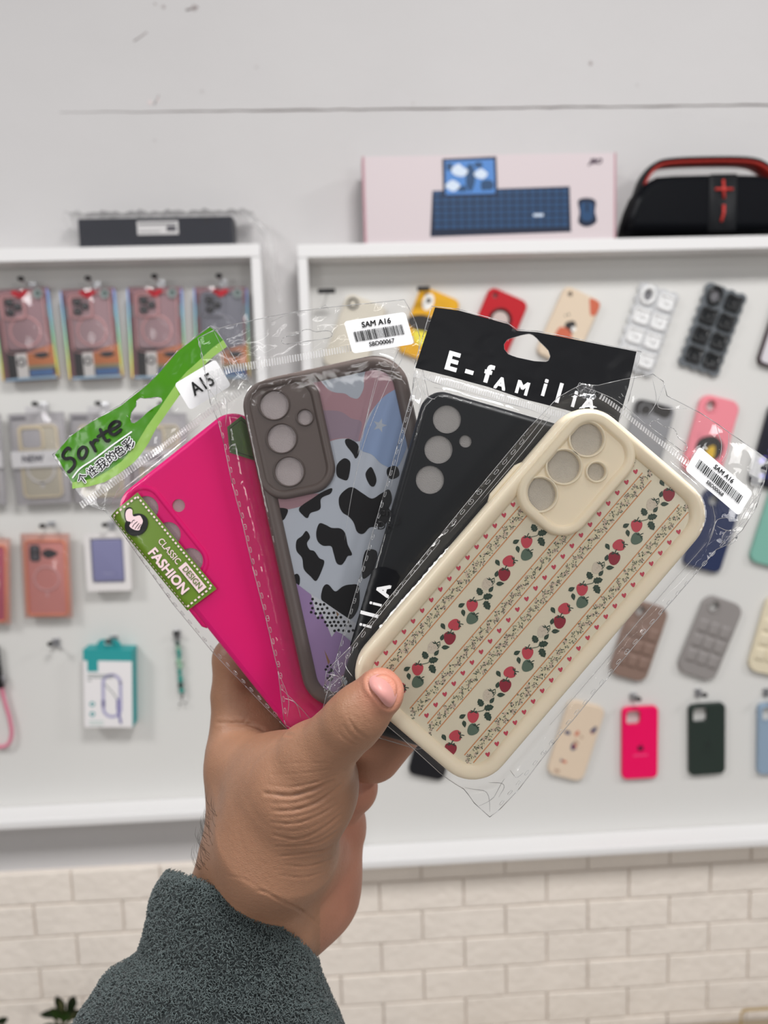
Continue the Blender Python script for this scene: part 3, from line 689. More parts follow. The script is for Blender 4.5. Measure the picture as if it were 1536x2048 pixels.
b.text('JBO', kx(1189), kzz(325), .0005, .0125, M('print_plum', '#4a3848', .5), bold=.03, shear=.35, T=TF, sx=1.1); b.build('front_print', root)

# portable speaker
Ys = -.045
def sp(px, py): q = W(px, py, Ys-.026); return (q.x, q.z)
sb = W(1410, 463, Ys-.026)
root = thing('portable_speaker', 'black portable speaker with red handle lining and plus mark', 'speaker', Matrix.Translation((sb.x, Ys, rzt+.0004)))
def sl(px, py): x, z = sp(px, py); return (x-sb.x, max(0.0, z-rzt-.0004))
navyb = M('speaker_mesh', '#04060c', .6, .1, bump=(900, .3, .001)); rub = M('speaker_rubber', '#0b0d12', .45, .2); redm = M('speaker_red', '#b3342c', .45)
hb = [(1251, 462), (1256, 440), (1264, 412), (1276, 385), (1293, 365), (1316, 352), (1350, 349), (1440, 347), (1514, 348), (1540, 352), (1562, 366), (1580, 388), (1592, 415), (1599, 440), (1603, 460)]
loopb = [sl(*p) for p in hb]
def belly(loop, hx, prof, mb, mat):
    """outline swept through the depth with rounded ends"""
    cx = sum(p[0] for p in loop)/len(loop); R = []
    for k, y in prof: R.append([(cx+(p[0]-cx)*k, y, p[1]*(1-(1-k)*1.2) if p[1] > .001 else 0.0) for p in loop])
    mb.rings(R, mat, True, True)
b = MB(); belly(list(reversed(loopb)), 0, [(.90, -.030), (.965, -.027), (1.0, -.018), (1.0, .018), (.965, .027), (.90, .030)], b, navyb); b.build('body', root)
b = MB()                                      # side rubber bumpers
for s_ in (0, 1):
    pts = [(1262, 458), (1268, 430), (1278, 405), (1290, 388)] if s_ == 0 else [(1592, 455), (1587, 430), (1577, 405), (1565, 390)]
    b.tube([(sl(*p)[0], -.022, sl(*p)[1]+.002) for p in pts], [.007, .009, .008, .005], rub, 10)
b.build('side_bumper', root)
hand = curve_open([(*sl(1284, 385), 0), (*sl(1296, 350), 0), (*sl(1318, 325), 0), (*sl(1350, 316), 0), (*sl(1425, 313), 0), (*sl(1500, 314), 0), (*sl(1535, 324), 0), (*sl(1560, 348), 0), (*sl(1572, 385), 0)], 6)
def sweep(pts, hw, hd, mat, off, y0=0.0, nn=10):
    R = []
    for i, p in enumerate(pts):
        t = (pts[min(i+1, len(pts)-1)]-pts[max(i-1, 0)]); n_ = Vector((-t.y, t.x)).normalized()
        R.append([(p.x+n_.x*(off+hw*math.cos(2*PI*j/nn)), y0+hd*math.sin(2*PI*j/nn), p.y+n_.y*(off+hw*math.cos(2*PI*j/nn))) for j in range(nn)])
    return R
b = MB(); b.rings(sweep(hand, .0045, .020, rub, .0015), rub, True, True); b.build('handle', root)
b = MB(); b.rings(sweep(hand[2:-2], .0036, .0195, redm, -.0042), redm, True, True); b.build('handle_lining', root, 'red underside of the handle')
b = MB(); x0, z0 = sl(1414, 455); x1, z1 = sl(1472, 358); rr_loft(b, x1-x0, z1, .004, [(0, .0275), (0, .0305), (.0012, .0315)], rub, 5, 0, 0, cap1=True, T=Matrix.Translation(((x0+x1)/2, 0, (z0+z1)/2)) @ TF); b.build('control_strip', root)
b = MB()
def redbar(pa, pb, r=.0024): A_, B_ = sl(*pa), sl(*pb); b.tube([(A_[0], -.0325, A_[1]), (B_[0], -.0325, B_[1])], r, M('speaker_red_print', '#c43a33', .5), 8)
redbar((1443, 362), (1445, 399)); redbar((1427, 380.5), (1462, 380.5)); b.tube([(sl(*p)[0], -.0325, sl(*p)[1]) for p in ((1444, 412), (1444, 428), (1439, 445))], .0026, M('speaker_red_print', '#c43a33', .5), 8); b.build('volume_marks', root, 'red plus and minus marks')

# bagged dark device on the left board
Yd = -.055
pa, pb = W(158, 489, Yd), W(468, 484, Yd); dt = W(310, 434, Yd).z; dz = lzt+.0006
dw, dh = pb.x-pa.x, dt-dz
root = thing('bagged_device', 'dark flat device wrapped in a cloudy plastic bag', 'packaged device', Matrix.Translation(((pa.x+pb.x)/2, Yd, dz)))
b = MB(); b.box(-dw/2, dw/2, 0, .04, 0, dh, M('device_navy', '#1b1e29', .4), .004); b.build('body', root)
b = MB(); x0, x1 = -dw/2+(276-158)/310*dw, -dw/2+(358-158)/310*dw
b.box(x0, x1, -.0008, -.0002, dh*.42, dh*.86, M('label_white', '#d5d3d3', .5)); b.box(x0+.003, x1-.004, -.001, -.0008, dh*.74, dh*.79, darkline); b.box(x0+.052, x1-.004, -.001, -.0008, dh*.52, dh*.7, darkline); b.box(x0+.003, x0+.04, -.001, -.0008, dh*.5, dh*.54, M('print_lightgrey', '#9b999c', .5)); b.build('label_sticker', root, 'white spec label')
b = MB(); b.box(dw*.32, dw*.335, -.0006, -.0002, dh*.78, dh*.92, blackp); b.box(dw*.36, dw*.37, -.0006, -.0002, dh*.8, dh*.9, blackp); b.build('ports', root)
bagf = film('cloudy_bag', .2, .5, .25, bump=(24, .35, .003), hazecol='#b9b7b9')
def bagsheet(rows, mat, name, root):
    R = [[tuple(p) for p in r] for r in rows]; b = MB(); b.rings(R, mat, closed=False); b.build(name, root)
nB = 40; rows = []
def bx(u): return -dw/2-.022+(dw+.055)*u
for k, (y, z, am) in enumerate(((-.004, .002, .000), (-.005, dh*.5, .001), (-.004, dh+.001, .0015), (.002, dh+.010, .0022), (.02, dh+.013, .0022), (.04, dh+.010, .002), (.046, dh*.5, .001), (.046, .002, 0))):
    rows.append([Vector((bx(u/nB)+(0 if 2 < u < nB-2 else (.006 if u < 3 else -.004)*(1 if z < dh*.7 else -.4)), y-abs(am*math.sin(u*1.7+k)), z+am*math.sin(u*.9+k*2)+ (am*1.2*math.cos(u*2.3)))) for u in range(nB+1)])
bagsheet(rows[:4], film('device_wrap', .05, .12, .3, bump=(24, .3, .003), hazecol='#b9b7b9'), 'plastic_bag', root)
bagsheet(rows[3:], bagf, 'bag_fold', root)
b = MB(); R = []                              # the loose end of the bag trailing over the frame side
for i, (px, py, wd) in enumerate(((470, 420, 26), (498, 432, 26), (522, 452, 24), (540, 480, 20), (546, 520, 14), (548, 560, 10), (556, 590, 8), (560, 606, 6))):
    c = W(px, py, -.079 if i > 2 else -.066)-root.location
    R.append([(c.x+(j-3)*wd/6*.00094, c.y-.0015*math.sin(j*2.1+i), c.z+(3-j)*.0012*(1 if i < 4 else .2)) for j in range(7)])
b.rings(R, film('milky_film', .5, 1.0, .2, bump=(40, .8, .004), hazecol='#dedcdc'), closed=False); b.build('bag_end', root, 'loose twisted end of the bag')

# ------------------------------------------------------------------ plants and tray at the bottom
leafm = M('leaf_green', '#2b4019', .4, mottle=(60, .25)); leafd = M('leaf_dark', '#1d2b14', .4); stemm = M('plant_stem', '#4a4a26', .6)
def leaf(mb, base, tip, wd, mat, cup=.12):
    b0, t0 = Vector(base), Vector(tip); ax = t0-b0; side = ax.cross(Vector((0, -1, 0.15))).normalized(); nrm = side.cross(ax).normalized(); R = []
    for i in range(8):
        t = i/7; hw = wd*math.sin(PI*min(1, t*.92+.06))**.8
        R.append([b0+ax*t+side*hw*k+nrm*(abs(k)*hw*.35-ax.length*cup*math.sin(PI*t)) for k in (-1, -.5, 0, .5, 1)])
    mb.rings(R, mat, closed=False)
def plant(label, px, py, specs, Y=-.10):
    base = W(px, py, Y); base.z = max(base.z, 0.05)
    root = thing('potted_plant', label, 'plant', Matrix.Translation((base.x, base.y, 0)))
    zb = base.z
    b = MB(); b.lathe([(.045, 0.0), (.06, .12), (.064, .125), (.064, .14), (.055, .14), (.054, .12), (.0, .12)], M('clay_pot', '#8a5a42', .7), 24); b.build('pot', root)
    b = MB(); b.tube([(0, 0, .12), (.004, 0, zb*.6), (0, 0, zb+.05)], [.006, .005, .003], stemm, 7)
    for (dx, dy) in ((-20, 10), (25, 5)): 
        t = W(px+dx, py-25+dy, Y)-base; b.tube([(0, 0, zb-.02), (t.x, t.y, zb+t.z)], .0025, stemm, 6)
    b.build('stem', root)
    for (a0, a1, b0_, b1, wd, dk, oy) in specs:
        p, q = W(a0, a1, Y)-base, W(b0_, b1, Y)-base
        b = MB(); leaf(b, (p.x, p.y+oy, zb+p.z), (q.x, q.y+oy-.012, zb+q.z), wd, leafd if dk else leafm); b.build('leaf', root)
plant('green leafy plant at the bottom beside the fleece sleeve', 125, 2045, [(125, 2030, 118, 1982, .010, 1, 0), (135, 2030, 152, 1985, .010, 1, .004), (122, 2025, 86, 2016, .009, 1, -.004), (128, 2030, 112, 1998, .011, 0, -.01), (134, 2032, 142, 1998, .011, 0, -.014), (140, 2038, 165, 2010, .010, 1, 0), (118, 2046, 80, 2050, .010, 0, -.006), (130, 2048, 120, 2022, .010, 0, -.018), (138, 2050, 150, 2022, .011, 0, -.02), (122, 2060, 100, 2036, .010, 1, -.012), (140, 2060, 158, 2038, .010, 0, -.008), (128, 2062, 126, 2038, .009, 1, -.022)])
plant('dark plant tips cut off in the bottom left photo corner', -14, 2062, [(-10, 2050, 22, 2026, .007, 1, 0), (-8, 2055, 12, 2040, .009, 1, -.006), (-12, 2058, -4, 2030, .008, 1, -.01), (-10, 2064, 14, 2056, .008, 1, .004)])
# counter with a gold-rimmed tray
p = W(1430, 2044, -.017); zc = p.z
mb = MB(); mb.box(.1, 1.3, -.20, -.016, zc-.03, zc-.001, M('counter_wood', '#9a8c78', .5), .002); mb.box(.12, 1.28, -.19, -.03, 0.0, zc-.03, M('counter_white', '#cfc9c2', .5))
tag(mb.build('counter'), 'wooden edged counter along the bottom right photo edge', 'counter')
root = thing('serving_tray', 'gold rimmed tray standing at the bottom right photo corner', 'tray', Matrix.Translation((W(1560, 2040, -.10).x, -.10, zc)))
a0 = W(1483, 2022, -.10).x-root.location.x; zr = W(1510, 2019, -.10).z-zc
b = MB(); b.tube([(a0, 0, .0022)]+[(a0+.009-.009*math.cos(t*PI/8), 0, zr-.009+.009*math.sin(t*PI/8)) for t in range(5)]+[(.12, 0, zr), (.12, 0, .0022)], .0022, M('brass', '#b59b6a', .4), 8); b.build('rim', root)
b = MB(); b.box(a0, .12, .001, .02, .0002, zr*.35, M('tray_white', '#d9d5d4', .4)); b.build('tray_body', root)
# ------------------------------------------------------------------ the four bagged cases held up in front
MM = .001
class Item:
    """local frame of a flat thing: x across, y along its length, z towards the lens; drawn in photo pixels"""
    def __init__(s, depth, lean, cx, cy):
        s.d = depth; a = math.radians(lean)               # lean: clockwise from upright
        s.c = (cx, cy); s.ca, s.sa = math.cos(a), math.sin(a)
        X = CR*s.ca - CU*s.sa; Y = CR*s.sa + CU*s.ca; Z = -CF; o = C(cx, cy, depth)
        s.T = Matrix(((X.x, Y.x, Z.x, o.x), (X.y, Y.y, Z.y, o.y), (X.z, Y.z, Z.z, o.z), (0, 0, 0, 1)))
        s.k = depth/F
    def L(s, px, py):
        dx, dy = (px-s.c[0])*s.k, (s.c[1]-py)*s.k
        return (dx*s.ca-dy*s.sa, dx*s.sa+dy*s.ca)
    def P(s, pts): return [s.L(*p) for p in pts]
    def ang(s, a, b):
        p, q = s.L(*a), s.L(*b); return math.atan2(q[1]-p[1], q[0]-p[0])

def sd_rr(x, y, w, h, r):
    qx, qy = abs(x)-w/2+r, abs(y)-h/2+r
    return math.hypot(max(qx, 0), max(qy, 0))+min(max(qx, qy), 0)-r
def smooth(a, b, x):
    t = min(1, max(0, (x-a)/(b-a))); return t*t*(3-2*t)

def sheet_mesh(mb, outline, holes, zf, step, mat, dz=0.0):
    """film: grid inside an outline, heights from zf"""
    def dense(l):
        out = []
        for i in range(len(l)):
            a, b = l[i], l[(i+1) % len(l)]; n = max(1, int(math.hypot(b[0]-a[0], b[1]-a[1])/step))
            out += [(a[0]+(b[0]-a[0])*j/n, a[1]+(b[1]-a[1])*j/n) for j in range(n)]
        return out
    loops = [dense(l) for l in [outline]+holes]
    vs = [Vector(p) for l in loops for p in l]; faces = []; o = 0
    for l in loops: faces.append(list(range(o, o+len(l)))); o += len(l)
    xs = [p[0] for p in outline]; ys = [p[1] for p in outline]
    rr_ = random.Random(1); y = min(ys); row = 0
    while y < max(ys):
        x = min(xs)+(step/2 if row % 2 else 0)
        while x < max(xs): vs.append(Vector((x+rr_.uniform(-.1, .1)*step, y+rr_.uniform(-.1, .1)*step))); x += step
        y += step*.87; row += 1
    V, _, Fc, *_ = delaunay_2d_cdt(vs, [], faces, 2, 1e-7)
    used = sorted({i for f in Fc for i in f}); mp = {i: k for k, i in enumerate(used)}
    pts = [(V[i].x, V[i].y, dz+zf(V[i].x, V[i].y)) for i in used]; fs = []
    for f in Fc:
        a, b, c = V[f[0]], V[f[1]], V[f[2]]
        f = [mp[i] for i in f]
        fs.append(f if (b-a).cross(c-a) > 0 else f[::-1])
    mb.add(pts, fs, mat, True)

clear = film('cellophane', .010, .85, .05, bump=(75, .14, .0012))
clearb = film('cellophane_back', .012, .9, .06, bump=(60, .3, .0014))
clearh = film('cellophane_header', .05, 1.2, .07, bump=(85, .5, .0015), hazecol='#e8e8ea')
sealm = film('heat_seal', .42, 2.0, .15, bump=(300, .3, .0006), hazecol='#f4f4f6')
sealgap = film('heat_seal_gap', .10, 1.2, .2, bump=(300, .3, .0006))
seam = film('seam_edge_glint', .45, 4.0, .25, bump=(200, .4, .0006), hazecol='#f2f2f4')  # white haze stands in for bright glints on film edges and creases
emboss = film('seam_emboss_glint', .5, 4.0, .25, bump=(200, .4, .0006), hazecol='#f4f4f6')  # glints of the pressed dashes painted in as white haze
paper = M('sticker_paper', '#f3f3f5', .45); inkb = M('ink_black', '#121214', .4)

def crinkle(seed, amp, scale, stretch):
    """folds of the film: ridged noise drawn out along one direction"""
    ca, sa = math.cos(stretch[0]), math.sin(stretch[0])
    def f(x, y):
        a, b = (x*ca+y*sa)*scale, (-x*sa+y*ca)*scale*stretch[1]
        n1 = noise.noise(Vector((a, b, seed))); n2 = noise.noise(Vector((a*2.3, b*2.3, seed+9)))
        return amp*((1-2*abs(n1))*.6+n2*.4)
    return f

class Bag:
    def __init__(s, it, label, outline, hole, w, h, r, top, seed, casey=0.0, amp=.0010):
        s.it = it; s.w, s.h, s.r, s.top = w, h, r, top
        s.root = thing('clear_bag', label, 'plastic bag', it.T)
        cr1 = crinkle(seed, amp, 70, (.5, 2.2)); cr2 = crinkle(seed+3, amp*.35, 40, (1.2, .4)); s.base = -.0042
        def zf(x, y):
            d = sd_rr(x, y-casey, w, h, r); t = smooth(.0075, -.001, d)
            wr = cr1(x, y)*(1-t)+cr2(x, y)*t
            return s.base*(1-t)+top*t+wr*(1 if t < .02 else .4)+(.0004 if t < .5 else 0)
        def zb(x, y):
            d = sd_rr(x, y-casey, w, h, r); t = smooth(.0075, -.001, d)
            return (s.base-.0007)*(1-t)-.0112*t+cr1(x, y)*(1-t)
        s.zf, s.zb = zf, zb
        s.out = it.P(outline)
        hl = [it.P(hole)] if hole else []
        b = MB(); sheet_mesh(b, s.out, hl, zf, .0021, clear); b.build('front_film', s.root)
        b = MB(); sheet_mesh(b, s.out, hl, zb, .0034, clearb); b.build('back_film', s.root)
        b = MB()
        for l in [s.out]+hl:
            n = len(l)
            for i in range(n):
                a, c = l[i], l[(i+1) % n]; m = max(1, int(math.hypot(a[0]-c[0], a[1]-c[1])/.004))
                b.tube([(a[0]+(c[0]-a[0])*j/m, a[1]+(c[1]-a[1])*j/m, zf(a[0]+(c[0]-a[0])*j/m, a[1]+(c[1]-a[1])*j/m)-.0001) for j in range(m+1)], .00017, seam, 5)
        b.build('film_edge', s.root)
    def seal(s, pts, width, pitch=.0013):
        """heat-seal: a row of short ribs across the bag"""
        b = MB(); P = s.it.P(pts); acc = 0.0
        for i in range(len(P)-1):
            a, c = Vector(P[i]), Vector(P[i+1]); t = (c-a).normalized(); n_ = Vector((-t.y, t.x)); ln = (c-a).length; q = acc
            while q < ln:
                p = a+t*q; o = []
                for u, v in ((-.36, -.5), (.36, -.5), (.36, .5), (-.36, .5)):
                    X, Y = p.x+t.x*u*pitch*.9+n_.x*v*width, p.y+t.y*u*pitch*.9+n_.y*v*width
                    o.append((X, Y, s.zf(X, Y)+.00025))
                e = [(x, y, z+.0002) for x, y, z in o]; 
                mid = [((o[k][0]+o[(k+1) % 4][0]) / 2, 0, 0) for k in range(4)]
                b.add(o+e, [(4, 5, 6, 7), (0, 1, 5, 4), (1, 2, 6, 5), (2, 3, 7, 6), (3, 0, 4, 7)], sealm); q += pitch
            acc = q-ln
        b.build('seal_strip', s.root)
    def embossing(s, pts, pitch=.0058, ln=.0028, wd=.00048, dz=.0003, seed=1):
        """dashes pressed along the side seam"""
        P = s.it.P(pts); b = MB(); rr_ = random.Random(seed); acc = 0
        for i in range(len(P)-1):
            a, c = Vector(P[i]), Vector(P[i+1]); t = (c-a).normalized(); n_ = Vector((-t.y, t.x)); L_ = (c-a).length; q = acc
            while q < L_-ln:
                o = []; big = rr_.random() < .22
                for k in range(9):
                    u = 2*PI*k/8; e = abs(math.cos(u))**.6*math.copysign(1, math.cos(u))
                    p = a+t*(q+ln/2+ln/2*e)+n_*(wd*(1.5 if big else 1)*math.sin(u)); o.append((p.x, p.y, s.zf(p.x, p.y)+dz))
                b.tube(o, .00011, emboss, 5, False)
                if big: p = a+t*(q+ln*.5); b.tube([(p.x-n_.x*wd, p.y-n_.y*wd, s.zf(p.x, p.y)+dz), (p.x+n_.x*wd, p.y+n_.y*wd, s.zf(p.x, p.y)+dz)], .00012, emboss, 4)
                q += pitch
            acc = q-L_
        b.build('seam_embossing', s.root)
    def folds(s, lines, rad=.00016):
        """sharp creases of the film with their glints put into pale haze"""
        b = MB()
        for l in lines:
            P = curve_open([(*s.it.L(*p), 0) for p in l], 5); n = len(P)
            b.tube([(p.x, p.y, s.zf(p.x, p.y)+.00012) for p in P], [rad*(.25+.75*math.sin(PI*(i+.5)/n)) for i in range(n)], seam, 5)
        b.build('film_folds', s.root)
    def crumple(s, c, rx, ry, seed, n=14, amp=.0022):
        """gathered twist of film"""
        rr_ = random.Random(seed); b = MB(); x0, y0 = s.it.L(*c); R = []
        for i in range(n):
            a = i/(n-1)*2-1; row = []
            for j in range(11):
                q = j/10*2-1; X = x0+a*rx*(1-.35*q*q)+rr_.uniform(-.12, .12)*rx; Y = y0+q*ry*(1-.3*a*a)+rr_.uniform(-.08, .08)*ry
                row.append((X, Y, s.zf(X, Y)+.0008+amp*(1-.6*max(abs(a), abs(q)))*(1 if (i+j) % 2 else .1)*rr_.uniform(.4, 1)))
            R.append(row)
        b.rings(R, clearh, closed=False, smooth=True)
        for i in range(0, n, 4): b.tube([tuple(Vector(p)+Vector((0, 0, .0002))) for p in R[i]], .00013, seam, 4)
        b.build('gathered_film', s.root)

def slot(it, cx, cy, wpx, ang, hump=True, k=1.0):
    """hang hole with a raised middle"""
    ca, sa = math.cos(math.radians(ang)), math.sin(math.radians(ang)); h = wpx*.19*k
    pts = [(-.5, -.3), (-.47, -.8), (-.4, -1), (0, -1), (.4, -1), (.47, -.8), (.5, -.3), (.47, .3), (.4, .55), (.2, .6), (.14, .85), (.08, 1.25), (0, 1.4), (-.08, 1.25), (-.14, .85), (-.2, .6), (-.4, .55), (-.47, .3)]
    return [(cx+(u*wpx*ca-v*h*.5*sa*-1*-1), cy-(u*wpx*sa+v*h*.5*ca)) if False else (cx+u*wpx*ca+(-v*h*.5)*-sa*-1, cy-u*wpx*sa-v*h*.5*ca) for u, v in pts]

def make_case(it, w, h, r, label, mat, lipw, liph, panel=None, thick=.009, name='phone_case', hole_px=(), hole_r=(), camera=None, linercol=None, ribs=True):
    """soft phone case lying back-side up"""
    root = thing(name, label, 'phone case', it.T)
    b = MB(); t = thick
    if liph > 0:
        prof = [(.0006, -t), (.0, -t+.001), (0, -.0025), (.0004, -.0008), (.0012, liph*.6), (.0022, liph*.95), (lipw*.45, liph), (lipw*.7, liph*.75), (lipw*.88, liph*.3), (lipw*.97, -.0002), (lipw, -.0012)]
    else:
        prof = [(.0006, -t), (0, -t+.001), (0, -.0042), (.0003, -.0026), (.0011, -.0012), (.0024, -.0003), (lipw, 0.0)]
    R = [[(x, y, z) for x, y in rrect(w-2*i, h-2*i, max(r-i, .002), 10)] for i, z in prof]
    b.rings(R, mat, False, False)
    Ri = [[(x, y, z) for x, y in rrect(w-2*i, h-2*i, max(r-i, .002), 10)] for i, z in ((.0006, -t), (.0016, -t), (.0016, -.0016))]
    b.rings(list(Ri), mat)
    return root, b

# ---------- beige case with strawberry stripes
IB = Item(.325, 40.6, 1061.7, 1189)
BW, BH, BR = 366*IB.k, 756*IB.k, .0175
beige = M('beige_silicone', '#f8ead0', .38, .45, sss=.06); liner = M('glitter_liner', '#cfc7ba', .28, .7, bump=(2400, 1.0, .0005))
bcase, b = make_case(IB, BW, BH, BR, 'cream phone case with strawberry and heart stripes, frontmost of the fan', beige, .0074, .0017)
# side button bulge
for (py0, py1) in (((1040, 952), (985, 1018)),):
    p0, p1 = IB.L(1052, 930), IB.L(985, 1008)
    b.tube([(-BW/2+.0002, p0[1], -.0035), (-BW/2-.0007, p0[1]-.003, -.0035), (-BW/2-.0007, p1[1]+.003, -.0035), (-BW/2+.0002, p1[1], -.0035)], [.0008, .0013, .0013, .0008], beige, 8)
b.build('shell', bcase)
# island
def island(it, root, mat, cx, cy, w, h, r, holes, z0, rim, rz, plate_z, ring=None, liner_=None):
    ring = ring or 0
    b = MB()
    R = [[(x, y, z) for x, y in rrect(w-2*i, h-2*i, max(r-i, .0015), 9, cx, cy)] for i, z in ((-.0006, z0-.0012), (-.0002, z0), (.0, rz-.0012), (.0005, rz-.0003), (.0013, rz), (rim-.0012, rz), (rim-.0004, rz-.0003), (rim, plate_z+.0004), (rim+.0004, plate_z))]
    b.rings(R, mat)
    inner = rrect(w-2*rim-.0008, h-2*rim-.0008, max(r-rim-.0004, .0015), 9, cx, cy)
    hs = [circ(x, y, q, 32) for x, y, q in holes]
    b.fill([inner]+hs, plate_z, mat)
    for x, y, q in holes:
        if ring: b.lathe([(q+ring, plate_z-.0001), (q+ring*.85, plate_z+.0012), (q+ring*.35, plate_z+.0012), (q, plate_z+.0001), (q, plate_z-.0022)], mat, 36, x, y)
        else: b.lathe([(q+.0006, plate_z), (q+.0001, plate_z-.0005), (q, plate_z-.0022)], mat, 36, x, y)
    isl = b.build('camera_island', root)
    b = MB()
    for x, y, q in holes: b.disc(x, y, q+.0004, plate_z-.0013, liner_ or liner, 28)
    b.build('clear_liner', isl, 'glittery grey liner showing in the lens holes')
ic = IB.L((1147+1155+1024+1260)/4, 0)
def bl(s_, t_):                               # beige stripe coordinates (photo pixels across / along the case) to local
    return ((s_-1580)*IB.k, (t_+212)*IB.k)
hB = [(*IB.L(1172, 879), 32.5*IB.k), (*IB.L(1126, 934), 32.5*IB.k), (*IB.L(1078, 989), 32.5*IB.k), (*IB.L(1191, 944), 17.5*IB.k)]
x0, y0 = bl(1413, -96); x1, y1 = bl(1570, 153)
island(IB, bcase, beige, (x0+x1)/2, (y0+y1)/2, x1-x0, y1-y0, .0125, hB, -.001, .0042, .0029, .0012, .0011)
# printed back
panel = M('print_cream', '#eae1c9', .3, .45, coat=.25); p_line = M('print_salmon', '#d69464', .35); p_band = M('print_straw', '#e3d8b8', .35); p_heart = M('print_heart', '#c9485c', .35)
p_red = M('print_berry', '#cc4a58', .35); p_dark = M('print_berry_dark', '#96293a', .35); p_pale = M('print_berry_pale', '#d8ccba', .35); p_gr = M('print_berry_green', '#5d7262', .35); p_leaf = M('print_leaf', '#2f4538', .35); p_leaf2 = M('print_leaf_soft', '#5d6a58', .35); p_pet = M('print_petal', '#d8bfb0', .35); p_seed = M('print_fleck', '#b9a898', .35)
b = MB(); ZP = -.0010; x_in = BW/2-.0066; y_in = BH/2-.0066
b.fill([rrect(2*x_in, 2*y_in, .011, 8)], ZP, panel)
LO, HI = -590+31, 166-31
def inside(x, y): return sd_rr(x, y, 2*x_in, 2*y_in, .011) < -.0004
def bandq(s0, s1, z, mat):
    n = 44
    for i in range(n):
        q0, q1 = LO+(HI-LO)*i/n, LO+(HI-LO)*(i+1)/n
        a, c, d, e = bl(s0, q0), bl(s1, q0), bl(s1, q1), bl(s0, q1)
        if all(inside(*k) for k in (a, c, d, e)): b.add([(*k, z) for k in (a, c, d, e)], [(0, 1, 2, 3)], mat)
rs = random.Random(21)
for hs_ in (1437.0, 1580.5, 1724.5):
    for off in (-35, -11.5, 11.5, 35): bandq(hs_+off-1.1, hs_+off+1.1, ZP+.00008, p_line)
    for off in (-23.3, 23.3):
        bandq(hs_+off-7.5, hs_+off+7.5, ZP+.00005, p_band)
        t_ = LO
        while t_ < HI:                        # tiny daisies with leaves
            cx, cy = bl(hs_+off+5.0*math.sin(t_*.27)+rs.uniform(-1.2, 1.2), t_)
            if inside(cx, cy):
                if rs.random() < .45:
                    for k in range(5):
                        a = k*2*PI/5+t_; b.disc(cx+.0005*math.cos(a), cy+.0005*math.sin(a), .00040, ZP+.00012, p_pet, 6, ry=.00024, ang=a)
                for k in range(4):
                    a = rs.uniform(0, 2*PI); e = rs.uniform(.0005, .0011); b.disc(cx+e*math.cos(a), cy+e*math.sin(a), .00046, ZP+.00014, p_leaf2 if rs.random() < .6 else p_leaf, 5, ry=.00015, ang=a+rs.uniform(-.4, .4))
            t_ += 4.0
    t_ = -126+28*10 if hs_ < 1500 else (-532+28*24 if hs_ < 1600 else 104.5+28*2)
    while t_ > LO+6:                          # hearts
        x, y = bl(hs_-0.5, t_)
        if inside(x-.001, y-.001) and inside(x+.001, y+.001):
            hp = [(0, -5.2), (3.6, -1.2), (4.8, 1.6), (4.0, 3.8), (2.2, 4.2), (.2, 2.2), (-2, 4.2), (-3.9, 3.6), (-4.6, 1.4), (-3.4, -1.4)]
            a = math.radians(52); b.fill([spline([(x+IB.k*(u*math.cos(a)-v*math.sin(a)), y+IB.k*(u*math.sin(a)+v*math.cos(a))) for u, v in hp], 3)], ZP+.00012, p_heart)
        t_ -= 28.0
def berry(s_, t_, size, rot, mat, fleck=False):
    """strawberry with calyx, drawn upright in the photo then turned by rot"""
    ox, oy = bl(s_, t_)
    if not inside(ox, oy): return
    a = math.radians(rot)+math.radians(40.6)
    def q(u, v): return (ox+IB.k*size*(u*math.cos(a)-v*math.sin(a)), oy+IB.k*size*(u*math.sin(a)+v*math.cos(a)))
    b.fill([spline([q(*p) for p in ((0, -12), (6, -9), (10, -1), (9.5, 6), (5, 9.5), (0, 9), (-5, 9.5), (-9.5, 6), (-10, -1), (-6, -9))], 4)], ZP+.00014, mat)
    if fleck:
        for k in range(14): u, v = rs.uniform(-7, 7), rs.uniform(-8, 6); b.disc(*q(u, v), .00016, ZP+.00018, p_seed, 5)
    for k in range(5):
        an = math.radians(200+35*k-50*0); tip = (8.5*math.cos(math.radians(-10+50*k)), 8.5+5.5*math.sin(math.radians(-10+50*k))-1.5)
        m_ = ((tip[0])*.5-1.6*math.sin(an), (8.5+tip[1])*.5+1.2)
        m2 = (tip[0]*.5+1.2, (8.5+tip[1])*.5-1.4)
        b.fill([[q(0, 8), q(*m2), q(*tip), q(*m_)]], ZP+.0002, p_leaf)
    b.stroke([q(0, 8.5), q(1.2, 13), q(2.6, 15.5)], .00038, ZP+.0002, p_leaf, round_=False)
def dleaf(s_, t_, ln, wd, rot, mat=None, teeth=False):
    ox, oy = bl(s_, t_)
    if not inside(ox, oy): return
    a = math.radians(rot)+math.radians(40.6)
    def q(u, v): return (ox+IB.k*(u*math.cos(a)-v*math.sin(a)), oy+IB.k*(u*math.sin(a)+v*math.cos(a)))
    h_ = ln/2
    pts = [(-h_, 0), (-h_*.55, wd*.42), (-h_*.1, wd*.5), (h_*.35, wd*.36), (h_, 0), (h_*.35, -wd*.36), (-h_*.1, -wd*.5), (-h_*.55, -wd*.42)]
    if teeth: pts = [(-h_, 0), (-h_*.6, wd*.5), (-h_*.45, wd*.36), (-h_*.05, wd*.56), (h_*.05, wd*.4), (h_*.45, wd*.42), (h_, 0), (h_*.45, -wd*.42), (h_*.05, -wd*.4), (-h_*.05, -wd*.56), (-h_*.45, -wd*.36), (-h_*.6, -wd*.5)]
    b.fill([[q(*p) for p in pts]], ZP+.00017, mat or p_leaf)
    b.stroke([q(-h_, 0), q(h_*.6, 0)], .00012, ZP+.0002, p_leaf2, round_=False)
